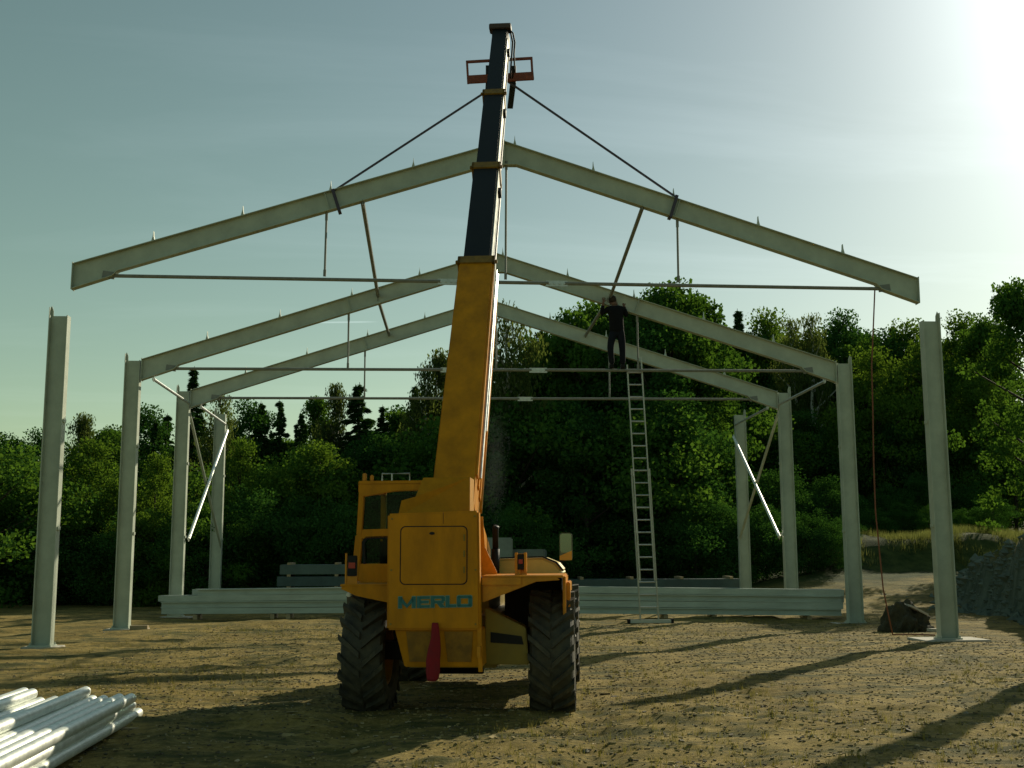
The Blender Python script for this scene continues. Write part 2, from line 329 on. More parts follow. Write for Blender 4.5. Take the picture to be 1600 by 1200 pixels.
def mk_chip():
    L=rd.uniform(.006,.022)*(2.6 if rd.random()<.02 else 1)*(3.2 if rd.random()<.002 else 1); W=L*rd.uniform(.12,.5); T=rd.uniform(.002,.006); a=rd.uniform(0,6.28); tl=rd.uniform(-.5,.5)
    M_=Matrix.Rotation(a,3,'Z')@Matrix.Rotation(tl,3,'X')
    c=[M_@Vector((x*L,y*W,z*T+.004)) for z in (-1,1) for y in (-1,1) for x in (-1,1)]
    return c,[(0,2,3,1),(4,5,7,6),(0,1,5,4),(2,6,7,3),(0,4,6,2),(1,3,7,5)],(0 if rd.random()<.10 else 2 if rd.random()<.5 else 3)
def mk_stone():
    r=rd.uniform(.004,.015)*(2.4 if rd.random()<.04 else 1); P=[Vector((rd.uniform(.7,1.3)*x*r,rd.uniform(.7,1.3)*y*r,rd.uniform(.5,.9)*z*r)) for x,y,z in ((1,0,0),(0,1,0),(-1,0,0),(0,-1,0),(0,0,1),(0,0,-1))]
    return P,[(0,1,4),(1,2,4),(2,3,4),(3,0,4),(1,0,5),(2,1,5),(3,2,5),(0,3,5)],(1 if rd.random()<.3 else 3)
o=scatter('wood_chips',22000,mk_chip,[M['chip'],M['stone'],M['straw'],M['clod']],(-6,9,7.5,26)); tag(o,'wood chips and straw strewn over the trodden ground','wood chips',kind='stuff')
o=scatter('stones',15000,mk_stone,[M['chip'],M['stone'],M['straw'],M['clod']],(-9,13,7.5,32)); tag(o,'small stones and clods lying over the sandy yard','stones',kind='stuff')
def mk_tuft():
    vs=[];fs=[]
    for k in range(6):
        a=rd.uniform(0,6.28); h=rd.uniform(.03,.09); l=rd.uniform(.01,.06); w_=.003; bx,by=rd.uniform(-.03,.03),rd.uniform(-.03,.03); c,s=math.cos(a),math.sin(a)
        b=len(vs); vs+=[(bx-s*w_,by+c*w_,0),(bx+s*w_,by-c*w_,0),(bx+c*l,by+s*l,h)]; fs.append((b,b+1,b+2))
    return vs,fs,0
o=scatter('grass',2600,mk_tuft,[M['grass']],(-7,9,7.5,30),lambda x,y:ss(.0,.3,vnoise(x,y,1.9,22)+.25*ss(-1,4,x)*(1-ss(14,20,y)))); tag(o,'sparse short grass sprouting between straw in the yard','grass',kind='stuff')
def mk_tall():
    vs=[];fs=[]
    for k in range(9):
        a=rd.uniform(0,6.28); h=rd.uniform(.08,.36); l=rd.uniform(.03,.2); w_=.008; bx,by=rd.uniform(-.12,.12),rd.uniform(-.12,.12); c,s=math.cos(a),math.sin(a)
        b=len(vs); vs+=[(bx-s*w_,by+c*w_,-.03),(bx+s*w_,by-c*w_,-.03),(bx+c*l,by+s*l,h)]; fs.append((b,b+1,b+2))
    return vs,fs,0
M['tallgrass']=leafmat('bank_grass_blades',(.09,.11,.035),(.17,.21,.06),.45)
o=scatter('bank_grass',9000,mk_tall,[M['tallgrass']],(8,22,24,46),lambda x,y:np.clip(ss(40.0,41.0,y)*ss(12,14.5,x)*(1-ss(44.5,46,y))*ss(-.35,.1,vnoise(x,y,1.3,71))+ss(.75,1.0,x-(12.0+(y-26.6)*.26))*(1-ss(2.2,3.2,x-(12.0+(y-26.6)*.26)))*(1-ss(34,36,y)),0,1)); tag(o,'tall sunlit grass growing along the crest of the earth banks','grass',kind='stuff')
def mk_rub():
    r=rd.uniform(.04,.12)*(1.9 if rd.random()<.12 else 1); P=[Vector((rd.uniform(.6,1.4)*x*r,rd.uniform(.6,1.4)*y*r,rd.uniform(.5,1.1)*z*r)) for x,y,z in ((1,0,0),(.3,1,.3),(-1,0,.2),(0,-1,0),(.2,.1,1),(0,0,-1))]
    return P,[(0,1,4),(1,2,4),(2,3,4),(3,0,4),(1,0,5),(2,1,5),(3,2,5),(0,3,5)],0
M['rub']=mat('grey_rubble',(.11,.14,.11),.95,0,.35,4,.3,20)
o=scatter('rubble',2600,mk_rub,[M['rub']],(11,16.5,20,35),lambda x,y:ss(-.3,0,x-(12.0+(y-26.6)*.26))*(1-ss(.7,1.3,x-(12.0+(y-26.6)*.26)))*.8+.02*(x>11.3)); tag(o,'grey rubble covering the face of the bank at the right edge','rubble',kind='stuff')
# ------------------------------------------------------------------ steel frames
D1,S,HC=20.763,4.831,5.83
HX,RISE,DEP=7.80,2.50,.36
def add_column(parent,x,y,h,side,top=True):
    b=MB(); b.beam((x,y,.03),(x,y,h),(1,0,0),.33,.19,.01,.016)
    o=b.build('column',M['steel'],parent)
    p=MB(); p.box(x-.2,x+.2,y-.16,y+.16,.005,.03)
    for sx in(-1,1):
        for sy in(-1,1): p.tube([(x+sx*.185*.9,y+sy*.125,.03),(x+sx*.185*.9,y+sy*.125,.07)],.014,6)
    p.build('base_plate',M['steel'],o)
    c=MB(); X=x+side*.165
    c.prism([(X-.055*side,y-.004,h-.02),(X+.03*side,y-.004,h-.02),(X+.025*side,y-.004,h+.12),(X-.015*side,y-.004,h+.19),(X-.05*side,y-.004,h+.1)],(0,.008,0))
    c.build('cap_fin',M['steel'],o)
    c=MB(); c.box(X-.004,X+.004,y-.08,y+.08,h-.1,h+.15); c.build('cap_plate',M['steel'],o)
    for zz_ in (2.0,3.9):
        c=MB(); c.box(x-side*.19,x-side*.167,y-.06,y+.06,zz_,zz_+.06); c.build('cleat',M['steel'],o)
    return o
def truss(parent,gap=0.):
    sl=math.atan2(RISE,HX); ca,sa=math.cos(sl),math.sin(sl)
    for s in(-1,1):
        e=Vector((s*HX,0,0)); a=Vector((s*.008,0,RISE)); t=(a-e).normalized(); n=(Vector((0,0,1))-t*t.z).normalized()
        DV=DEP/ca; P=lambda x,dz: Vector((s*x,0,RISE*(1-x/HX)+dz))
        web=[P(HX,0),P(.008,0),P(.008,-DV-.08),P(.25,-DV),P(HX-.80,-DV),P(HX-.70,-DV-.07),P(HX,-DV-.09)]
        b=MB(); b.prism([p-Vector((0,.005,0)) for p in web],(0,.01,0))
        def fl(p,q,w_=.17,th=.013): b.prism([p-Vector((0,w_/2,0)),q-Vector((0,w_/2,0)),q-Vector((0,w_/2,th)),p-Vector((0,w_/2,th))],(0,w_,0))
        fl(web[0]+Vector((0,0,.002)),web[1]+Vector((0,0,.002)))
        for i in (2,3,4,5): fl(web[i]+Vector((0,0,.011)),web[i+1]+Vector((0,0,.011)))
        b.box(*sorted((s*HX-.006,s*HX+.006)),-.10,.10,-DV-.105,.02)
        b.box(min(s*.002,s*.014),max(s*.002,s*.014),-.1,.1,RISE-.48,RISE+.015)
        o=b.build('rafter',M['steel'],parent)
        for q in (.18,.385,.59,.785,.975):
            c=MB(); p=e.lerp(a,q); k=Vector((s,0,0))
            c.prism([p+k*.035+Vector((0,-.04,-.005)),p-k*.03+Vector((0,-.04,-.005)),p-k*.035+n*.10+Vector((0,-.04,0)),p-k*.06+n*.20+Vector((0,-.04,0)),p-k*.02+n*.10+Vector((0,-.04,0))],(0,.08,0))
            c.build('cleat',M['steel'],o)
        for sy in(-1,1):
            g=MB(); p=e.lerp(a,.575)+Vector((0,sy*.045,0)); g.bar(p-n*.02,p-n*(DEP-.02),t,.012,.075); g.build('stiffener',M['steel'],o)
    b=MB(); zt=-.205
    for s in(-1,1): b.tube([(s*7.08,0,zt),(s*1.15,0,zt)],.034,8); b.bar((s*7.06,0,zt),(s*7.28,0,zt+.03),(0,0,1),.13,.03); 
    b.tube([(-.85,0,zt),(.85,0,zt)],.034,8)
    tr=b.build('tie_rod',M['tie'],parent)
    for s in(-1,1):
        c=MB(); c.bar((s*.80,0,zt-.008),(s*1.2,0,zt-.008),(0,0,1),.11,.03); 
        for q in (.86,.95,1.05,1.14): c.tube([(s*q,-.04,zt-.008),(s*q,.04,zt-.008)],.016,6)
        c.build('coupling',M['galv'],tr)
    for s in(-1,0,1):
        x=s*3.27; zb=RISE*(1-abs(x)/HX)-DEP/ca+.0; 
        h=MB(); h.tube([(x+.05*(s==0),0,zb-.0),(x+.05*(s==0)+gap*.06*s,0,zt+.03+gap)],.021,8); h.bar((x+.05*(s==0),0,zb+.01),(x+.05*(s==0),0,zb-.16),(1,0,0),.05,.03)
        h.bar((x+.05*(s==0)+gap*.06*s,0,zt+.02+gap),(x+.05*(s==0)+gap*.06*s,0,zt+.14+gap),(1,0,0),.05,.05)
        h.build('hanger',M['tie'],parent)
rt_=empty('roof_truss',(0,D1,6.72),0,'grey steel roof truss hanging from two slings under the tall boom, tie rod below','roof truss'); rt_.rotation_euler=(0,R(.55),0)
truss(rt_,.04)
for k,lab in ((1,'grey steel portal frame with the worker and the ladder at its right rafter'),(2,'grey steel portal frame standing behind the one with the ladder, above the stacked purlins')):
    pf=empty('portal_frame',(0,D1+k*S,0),0,lab,'portal frame','standing portal frames')
    for s in(-1,1): add_column(pf,s*8.0,0,HC,s)
    before=set(bpy.data.objects); truss(pf)
    for o in set(bpy.data.objects)-before:
        if o.parent==pf: o.location.z=HC+.03
for (x,k,lab) in ((-8,0,'free-standing grey steel column at the far left, nearest the camera on that side'),(8,0,'free-standing grey steel column on a pale pad at the far right, beside the orange rope'),(-8,3,'short-looking rearmost steel column on the left, at the far foot of the left cross brace'),(8,3,'rearmost steel column on the right, with the bright brace rising to its top'),(8,-1,'free-standing steel column just outside the right edge, casting the long shadow in the corner')):
    c=empty('steel_column',(x,D1+k*S,0),0,lab,'steel column','free-standing steel columns'); add_column(c,0,0,HC+(.0 if k<3 else -.02),1 if x>0 else -1)
def bartag(name,a,b,r,lab,cat,group,mt='galv',parts=True,n=8):
    o=MB(); o.tube([a,b],r,n); a=Vector(a);b=Vector(b); t=(b-a).normalized()
    o.bar(a-t*.05,a+t*.12,(0,0,1) if abs(t.z)<.9 else (1,0,0),r*2.6,.02); o.bar(b-t*.12,b+t*.05,(0,0,1) if abs(t.z)<.9 else (1,0,0),r*2.6,.02)
    return tag(o.build(name,M[mt]),lab,cat,group)
Y1,Y2,Y3,Y4=D1,D1+S,D1+2*S,D1+3*S
xb=7.86
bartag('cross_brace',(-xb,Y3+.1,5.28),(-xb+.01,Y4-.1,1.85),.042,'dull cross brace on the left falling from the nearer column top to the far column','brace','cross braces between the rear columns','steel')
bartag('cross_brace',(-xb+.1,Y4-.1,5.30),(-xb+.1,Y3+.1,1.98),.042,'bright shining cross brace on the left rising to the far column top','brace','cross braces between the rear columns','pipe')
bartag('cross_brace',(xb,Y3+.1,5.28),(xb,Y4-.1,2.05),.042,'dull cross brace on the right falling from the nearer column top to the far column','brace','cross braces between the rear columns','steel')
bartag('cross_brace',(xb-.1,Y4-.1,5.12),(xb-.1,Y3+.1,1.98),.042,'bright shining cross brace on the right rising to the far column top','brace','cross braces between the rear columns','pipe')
for s,nm in((-1,'left'),(1,'right')):
    bartag('eaves_strut',(s*7.55,Y2+.02,5.42),(s*7.84,Y3-.05,5.50),.035,'pale %s eaves strut joining the ladder frame to the frame behind it'%nm,'strut','eaves struts','galv')
    bartag('eaves_strut',(s*7.55,Y3+.02,5.42),(s*7.84,Y4-.05,5.50),.035,'pale %s eaves strut joining the rear portal frame to the last column'%nm,'strut','eaves struts','galv')
zr=lambda x,z0: z0+RISE*(1-abs(x)/HX)
bartag('roof_strut',(-2.60,Y1,zr(2.6,6.74)-.40),(-2.62,Y2-.03,zr(2.62,5.86)-.18),.040,'grey roof strut sloping from the hoisted truss to the next frame, on the left','strut','roof struts','tie')
bartag('roof_strut',(2.62,Y1,zr(2.62,6.70)-.40),(2.66,Y2-.03,zr(2.66,5.86)-.16),.040,'grey roof strut sloping from the hoisted truss down to the worker','strut','roof struts','tie')
bartag('roof_strut',(-2.62,Y2+.03,zr(2.62,5.86)-.25),(-2.64,Y3-.03,zr(2.64,5.86)-.14),.040,'grey roof strut between the two standing frames, left of the boom','strut','roof struts','tie')
bartag('roof_strut',(2.60,Y2+.03,zr(2.6,5.86)-.25),(2.64,Y3-.03,zr(2.64,5.86)-.14),.040,'grey roof strut between the two standing frames, behind the worker','strut','roof struts','tie')
# footing pads
for (x,y,wx,wy,lab) in ((8.05,D1+.1,.60,.42,'pale concrete pad under the nearest right column'),(8.1,Y2+.05,.55,.4,'pale concrete pad under the right column of the ladder frame'),(-7.9,Y2+.02,.42,.30,'pale concrete pad under the left column of the ladder frame'),(-8,D1+.05,.30,.25,'small concrete pad under the nearest left column'),(8,Y1-S,.5,.4,'concrete pad just outside the right edge'),(-8,Y3,.4,.3,'concrete pad under the left column of the rear frame'),(8,Y3,.4,.3,'concrete pad under the right column of the rear frame'),(-8,Y4,.4,.3,'concrete pad under the rearmost left column'),(8,Y4,.4,.3,'concrete pad under the rearmost right column')):
    zt=0.0; b=MB(); b.box(x-wx,x+wx,y-wy,y+wy,-.25,.004); b.box(x-wx*.93,x+wx*.93,y-wy*.93,y+wy*.93,.004,.0045) if False else None
    z=max(H1(x+a*wx,y+c*wy) for a in(-1,1) for c in(-1,1))
    tag(b.build('footing_pad',M['concrete'],bevel=.01),lab,'concrete pad','column footing pads').location.z=0
b=MB(); b.box(-7.72,-7.35,Y2-.42,Y2-.30,0,.09); tag(b.build('timber_block',M['wood'],bevel=.006),'small pale timber block lying at the foot of the left ladder-frame column','wood block')
# ------------------------------------------------------------------ purlin stacks
def purlin(x0,x1,y,z,flip,yaw,lab,grp,hh=.155,tiltz=0):
    b=MB(); L=(x1-x0)/2; w_=.07; t=.004
    P=[(-w_/2,hh/2-.02),(-w_/2,hh/2),(w_/2,hh/2),(w_/2,-hh/2),(-w_/2,-hh/2),(-w_/2,-hh/2+.02)]
    if flip: P=[(-a,c) for a,c in P]
    # C section: outer wall polyline with thickness
    for i in range(5):
        (a,c),(d,e)=P[i],P[i+1]
        n=Vector((0,-(e-c),d-a)).normalized()*t; n=Vector((0,n.y,n.z))
        p=[Vector((-L,a,c)),Vector((-L,d,e)),Vector((-L,d,e))+n,Vector((-L,a,c))+n]
        b.prism(p,(2*L,0,0))
    o=b.build('purlin',M['beamgalv']); o.location=((x0+x1)/2,y,z); o.rotation_euler=(0,tiltz,yaw)
    return tag(o,lab,'purlin',grp)
ords=['bottom','second lowest','third lowest','top']
for side,(xa,ya,xc,yc,zb) in {'left':(-8.2,29.62,-.9,29.40,.10),'right':(-.6,29.35,8.05,26.75,.10)}.items():
    yaw=math.atan2(yc-ya,xc-xa); L=math.hypot(xc-xa,yc-ya)
    for r in range(4):
        for d in range(3):
            if r==3 and d==2 and side=='left': pass
            sh=rd.uniform(-.12,.12)
            if r==3 and side=='left': sh2=1.0
            else: sh2=0
            cx_,cy_=(xa+xc)/2,(ya+yc)/2
            n=Vector((-math.sin(yaw),math.cos(yaw),0))
            px=cx_+n.x*d*.16+sh+sh2*.4; py=cy_+n.y*d*.16
            tl_= (-.010 if side=='left' else .012)
            lab=('front' if d==0 else 'inner')+' long grey purlin, %s in the stack of purlins lying %s of the telehandler'%(ords[r],side)
            purlin(px-L/2+sh2*.4,px+L/2,py,zb+.085+r*.160+(.0),(r+(1 if side=='left' else 0))%2 if d==0 else d%2,yaw+rd.uniform(-.002,.002),lab,'purlins stacked %s of the telehandler'%side,.146,tl_*(r)/4)
for i,(x,y) in enumerate(((-7.3,29.6),(-5.4,29.6),(-5.0,29.55),(-1.8,29.45),(1.3,28.95),(4.2,28.05),(5.3,27.7),(7.4,27.1))):
    b=MB(); b.box(-.05,.05,-.12,.5,-.06,.095); o=b.build('timber_bearer',M['wood']); o.location=(x,y,0); tag(o,'short timber bearer under the %s purlin stack, %s'%('left' if i<4 else 'right',['at its far end','under the brace','just beside the brace bearer','next to the telehandler','nearest the telehandler','behind the ladder','just right of the ladder','at its outer end'][i]),'timber bearer','timber bearers')
# ------------------------------------------------------------------ far stacks in the shade
def sheetstack(x0,x1,y,dz,rows,m,name,lab,cat,yaw=0,slope=0):
    b=MB(); L=(x1-x0)/2; z=0
    e=empty(name,((x0+x1)/2,y,0),yaw,lab,cat)
    for r in range(rows):
        j=rd.uniform(-.15,.15); b=MB(); b.box(-L+j,L+j,-.6,.6,z,z+dz*.82); b.build('board_pack',M[m[r%len(m)]],e,bevel=.01)
        z+=dz*.82
        b=MB()
        for k in range(5): b.box(-L*.9+k*L*.45-.05,-L*.9+k*L*.45+.05,-.6,.6,z,z+dz*.18)
        b.build('spacer',M['wood'],e)
        z+=dz*.18
    return e
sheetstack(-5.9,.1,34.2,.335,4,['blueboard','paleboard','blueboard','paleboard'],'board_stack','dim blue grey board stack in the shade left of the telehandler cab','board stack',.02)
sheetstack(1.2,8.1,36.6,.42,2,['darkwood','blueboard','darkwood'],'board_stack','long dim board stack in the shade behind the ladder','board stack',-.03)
e=empty('wrapped_pallet',(.3,35.6,0),.1,'greenish wrapped pallet load behind the exhaust pipe','pallet load')
b=MB(); b.box(-.55,.55,-.5,.5,.14,2.05); b.build('wrapped_load',mat('pale_wrap',(.16,.2,.18),.5,0,.2,4,.2,8),e,bevel=.04)
b=MB(); [b.box(-.6,.6,-.5+k*.22,-.38+k*.22,.1,.13) for k in range(5)]; [b.box(-.6+k*.52,-.48+k*.52,-.5,.5,0,.1) for k in range(3)]; b.build('pallet',M['wood'],e)
e=empty('wrapped_pallet',(1.35,35.9,0),-.15,'lower wrapped pallet load beside the taller one behind the exhaust','pallet load')
b=MB(); b.box(-.6,.6,-.5,.5,.14,1.7); b.build('wrapped_load',mat('dull_wrap',(.10,.13,.12),.5,0,.2,4,.2,8),e,bevel=.04)
b=MB(); [b.box(-.6,.6,-.5+k*.22,-.38+k*.22,.1,.13) for k in range(5)]; [b.box(-.6+k*.52,-.48+k*.52,-.5,.5,0,.1) for k in range(3)]; b.build('pallet',M['wood'],e)
# ------------------------------------------------------------------ pipe bundle
grp='galvanised pipes in the stack at lower left'
pr=.047
proto=None
def pipe(x,z,y1,lab,L=6.2,yaw=.035):
    global proto
    if proto is None:
        n=16; vs=[];fs=[]
        for (yy,rr) in ((0,pr),(-6.2,pr),(-6.2,pr-.005),(0,pr-.005)):
            vs+=[(rr*math.cos(2*math.pi*k/n),yy,rr*math.sin(2*math.pi*k/n)) for k in range(n)]
        for i in range(4):
            for k in range(n): fs.append((i*n+k,i*n+(k+1)%n,((i+1)%4)*n+(k+1)%n,((i+1)%4)*n+k))
        b=MB(); b.add(vs,fs); proto=b.build('steel_pipe',M['pipe'],smooth=True); o=proto
        proto.data.set_sharp_from_angle(angle=R(40))
    else: o=proto.copy(); COL.objects.link(o)
    o.location=(x,y1,z); o.rotation_euler=(0,rd.uniform(0,6),yaw+rd.uniform(-.004,.004)); tag(o,lab,'pipe',grp)
for r,(nn,x0,z) in enumerate(((10,-3.86,.08),(10,-3.88,.168),(10,-3.83,.256),(9,-3.86,.344))):
    for i in range(nn):
        if r==3 and i not in (3,7,8): continue
        y1=[11.3,11.15,11.0,10.9][r]+rd.uniform(-.08,.10)-.03*i
        lab='white glinting galvanised pipe within the stack at lower left'
        if r==3: lab={3:'uppermost galvanised pipe lying on its own on top of the pipe stack',7:'left pipe of the pair resting on the pipe stack near the frame edge',8:'outermost left pipe resting on top of the pipe stack'}[i]
        pipe(x0-i*.106,z,y1,lab)
for i,y in enumerate((10.75,6.0)):
    b=MB(); b.box(-5.0,-3.45,y-.045,y+.045,-.05,.032); tag(b.build('timber_bearer',M['wood'],bevel=.004),['timber bearer under the far ends of the pipe stack','timber bearer under the near part of the pipe stack'][i],'timber bearer')
b=MB(); b.prism([(-5.45,11.55,-.1),(-5.38,11.55,-.1),(-5.385,11.55,.38),(-5.41,11.55,.42),(-5.445,11.55,.38)],(0,.05,0)); tag(b.build('marker_stake',M['wood']),'short pale wooden stake at the left edge above the pipe stack','stake')
# ------------------------------------------------------------------ debris heap
b=bmesh.new(); bmesh.ops.create_icosphere(b,subdivisions=5,radius=1)
for v in b.verts:
    c=v.co.copy(); 
    prof=.78 if c.x<-.2 else .78-.42*(c.x+.2)
    k=1+.18*math.sin(c.x*6+c.y*4)+.12*math.sin(c.y*9+c.z*7+1)+.06*math.sin(c.x*17-c.z*13)+.04*math.sin(c.x*33+c.y*29)+rd.uniform(-.03,.03)
    v.co=Vector((c.x*.46*k,c.y*.42*k,max(-.1,c.z*prof*.76*k)))
me=bpy.data.meshes.new('rubble_heap'); b.to_mesh(me); b.free(); me.materials.append(M['soil'])
hp=empty('rubble_heap',(8.25,23.3,0),0,'dark jagged heap of soil with a pale slab, between rope and right column','heap')
o=bpy.data.objects.new('soil_mound',me); COL.objects.link(o); o.parent=hp; o.location=(0,0,-.02)
b=MB(); b.box(-.21,.21,-.2,.12,-.02,.02); o=b.build('broken_slab',M['concrete'],hp,bevel=.005); o.location=(.12,-.15,.42); o.rotation_euler=(.1,.45,.2)
b=MB(); b.box(-.22,.22,-.12,.12,-.03,.03); o=b.build('concrete_piece',M['concrete'],hp,bevel=.005); o.location=(.42,-.62,.03); o.rotation_euler=(0,.05,.1)
# ------------------------------------------------------------------ ladder
ld=empty('ladder',(0,0,0),0,'tall aluminium extension ladder leaning on the second frame below the worker','ladder')
def lad(z): # centre point of ladder at height z
    t=(z-.04)/5.7; return Vector((3.50-.30*t,26.15-.42*t,z))
for s in(-1,1):
    b=MB(); b.bar(lad(.04)+Vector((s*.205,0,0)),lad(3.45)+Vector((s*.205,0,0)),(0,1,0),.07,.028); b.build('side_rail',M['alu'],ld)
    b=MB(); b.bar(lad(.95)+Vector((s*.165,-.05,0)),lad(5.80 if s<0 else 5.98)+Vector((s*.165,-.05,0)),(0,1,0),.06,.026); b.build('upper_rail',M['alu'],ld)
for k in range(20):
    z=.36+k*.277; 
    q=.165 if z>1 else .205
    b=MB(); b.tube([lad(z)+Vector((-q,-.03 if z>1 else 0,0)),lad(z)+Vector((q,-.03 if z>1 else 0,0))],.016,8); b.build('rung',M['alu'],ld)
b=MB(); b.box(3.02,4.02,26.10,26.17,.01,.085); b.box(3.0,3.06,26.08,26.19,0,.10,1); b.box(3.98,4.04,26.08,26.19,0,.10,1); b.build('stabiliser_bar',[M['alu'],M['black']],ld)
# ------------------------------------------------------------------ slings and rope
def strap(a,b_,wd,name,lab,sag=0,n=12,thick=.008,m='strap'):
    a=Vector(a);b_=Vector(b_); o=MB(); pts=[a.lerp(b_,i/n)-Vector((0,0,sag*4*(i/n)*(1-i/n))) for i in range(n+1)]
    for i in range(n): o.bar(pts[i],pts[i+1],(0,1,0) if i>=0 else (0,0,1),wd*(1+.0*math.sin(i)),thick+.018)
    return o
ca=Vector((-.30,20.62,10.16)); cb=Vector((.10,20.62,10.36))
for a_s,(xx,zz_),lab in ((ca,(-3.14,8.20),'dark webbing sling from the boom head to the left half of the hoisted truss'),(cb,(3.26,8.16),'dark webbing sling from the boom head to the right half of the hoisted truss')):
    o=strap(a_s,(xx,D1-.02,zz_+.02),.055,'lifting_sling',lab)
    s=1 if xx>0 else -1; t=Vector((s*HX,0,-RISE)).normalized(); n=Vector((s*RISE,0,HX)).normalized()
    p=Vector((xx,D1,zz_))
    o.bar(p+Vector((0,-.105,0))+n*.03,p+Vector((0,-.105,0))-n*.40,t,.06,.012); o.bar(p+Vector((0,.105,0))+n*.03,p+Vector((0,.105,0))-n*.40,t,.06,.012); o.bar(p+Vector((0,-.11,0))-n*.40,p+Vector((0,.11,0))-n*.40,t,.06,.012); o.bar(p+Vector((0,-.11,0))+n*.03,p+Vector((0,.11,0))+n*.03,t,.06,.012)
    tag(o.build('lifting_sling',M['strap']),lab,'sling','lifting slings')
b=MB(); pts=[at(1367,450,D1),at(1365,500,D1),at(1362,570,D1+.05),at(1364,650,D1+.1),at(1365,720,D1+.3),at(1368,800,D1+.4),at(1374,860,D1+.6),at(1380,920,D1+.8),at(1388,960,D1+.95),at(1395,992,21.75)]
b.tube(pts,.013,6)
for k in range(26):
    a=k*.55; 
tl=[pts[-1]+Vector((.0,0,.02)),pts[-1]+Vector((.25,.1,.0)),pts[-1]+Vector((.55,.05,.0)),pts[-1]+Vector((.75,-.15,.0))]
b.tube([Vector((p.x,p.y,H1(p.x,p.y)+.015)) for p in tl],.013,6)
tag(b.build('tag_line',M['rope'],smooth=True),'orange brown rope hanging from the right end of the hoisted truss to the ground','rope')
# ------------------------------------------------------------------ telehandler
TH=empty('telehandler',(-.87,11.93,0),-R(7),'yellow telehandler seen from behind with its telescopic boom raised high','telehandler')
Ylw,Drk=M['yellow'],M['black']
def tbuild(b,name,m,parent=TH,**k): return b.build(name,m,parent,**k)
# tail box
b=MB(); b.prism([(-.538,-.95,.845),(.345,-.95,.845),(.327,-.93,1.955),(-.545,-.93,1.93)],(0,.16,0)); b.box(-.50,.26,-.78,-.2,.86,1.93); tail=tbuild(b,'counterweight',Ylw,bevel=.018)
b=MB()
# hatch outline: thin groove frame as dark rounded line + slightly raised door
def rrect(x0,x1,z0,z1,r,n=5):
    P=[]
    for (cx_,cz,a0) in ((x1-r,z1-r,0),(x0+r,z1-r,90),(x0+r,z0+r,180),(x1-r,z0+r,270)):
        for k in range(n+1): a=R(a0+90*k/n); P.append((cx_+r*math.cos(a),cz+r*math.sin(a)))
    return P
ty=lambda z:-.95+.02*(z-.845)/1.1
def ringprism(b,P,Q,y0,d,mi=0):
    n=len(P)
    for i in range(n):
        j=(i+1)%n
        b.prism([(P[i][0],ty(P[i][1])+y0,P[i][1]),(P[j][0],ty(P[j][1])+y0,P[j][1]),(Q[j][0],ty(Q[j][1])+y0,Q[j][1]),(Q[i][0],ty(Q[i][1])+y0,Q[i][1])],(0,d,0),mi)
ringprism(b,rrect(-.420,.222,1.262,1.812,.05),rrect(-.411,.213,1.271,1.803,.045),.004,-.0055); tbuild(b,'hatch_seal',Drk,tail)
b=MB(); P=rrect(-.408,.210,1.274,1.800,.043); b.prism([(x,ty(z)+.004,z) for x,z in P],(0,-.012,0)); hd=tbuild(b,'hatch',Ylw,tail)
b=MB(); P=[(-.115+.026*math.cos(t*.5236),1.742+.014*math.sin(t*.5236)) for t in range(12)]; b.prism([(x,ty(z)-.008,z) for x,z in P],(0,-.006,0)); tbuild(b,'hatch_latch',Drk,tail)
for zz_ in (1.40,1.55,1.70):
    b=MB(); b.tube([(.192,ty(zz_)-.012,zz_-.03),(.192,ty(zz_)-.012,zz_+.03)],.007,6); tbuild(b,'hinge',M['olive'],hd)
b=MB(); b.box(-.012,-.009,-.9345,-.93,1.83,1.94); tbuild(b,'panel_seam',Drk,tail)
for (bx_,bz_) in ((-.50,.90),(-.50,1.88),(.30,.90),(.29,1.90),(-.50,1.40),(.30,1.40)):
    b=MB(); b.tube([(bx_,ty(bz_)+.004,bz_),(bx_,ty(bz_)-.008,bz_)],.010,6); tbuild(b,'bolt',M['olive'],tail)
# lettering
def letters(b,off,y,d):
    Hh=.105; z0=1.047; x=-.428; sl=.018
    def quad(P):
        if off: 
            cxm=sum(p[0] for p in P)/len(P); czm=sum(p[1] for p in P)/len(P)
            P=[(p[0]+(off if p[0]>cxm else -off),p[1]+(off if p[1]>czm else -off)) for p in P]
        b.prism([(px,y,pz+(px+.428)*sl) for px,pz in P],(0,d,0))
    def rect(x0,x1,a,c): quad([(x0,a),(x1,a),(x1,c),(x0,c)])
    t=.028; zb,zt=z0,z0+Hh; zm=(zb+zt)/2
    # M
    w=.162; rect(x,x+t+.004,zb,zt); rect(x+w-t-.004,x+w,zb,zt); quad([(x+t,zt),(x+w/2,zb+.03),(x+w/2,zb),(x+t*.6,zt-.045)]); quad([(x+w-t,zt),(x+w-t*.6,zt-.045),(x+w/2,zb),(x+w/2,zb+.03)])
    # E
    x+=.178; w=.118; rect(x,x+t+.004,zb,zt); rect(x+t,x+w,zt-.023,zt); rect(x+t,x+w-.01,zm-.011,zm+.011); rect(x+t,x+w,zb,zb+.023)
    # R
    x+=.130; w=.132; rect(x,x+t+.004,zb,zt); rect(x+t,x+w-.012,zt-.023,zt); rect(x+w-t-.004,x+w,zm+.006,zt-.010); rect(x+t,x+w-.012,zm-.014,zm+.009); quad([(x+.055,zm-.012),(x+.098,zm-.012),(x+w+.004,zb),(x+w-.042,zb)])
    # L
    x+=.140; w=.098; rect(x,x+t+.004,zb,zt); rect(x+t,x+w,zb,zb+.024)
    # O
    x+=.106; w=.140; rect(x,x+t+.004,zb+.008,zt-.008); rect(x+w-t-.004,x+w,zb+.008,zt-.008); rect(x+.008,x+w-.008,zt-.023,zt); rect(x+.008,x+w-.008,zb,zb+.023)
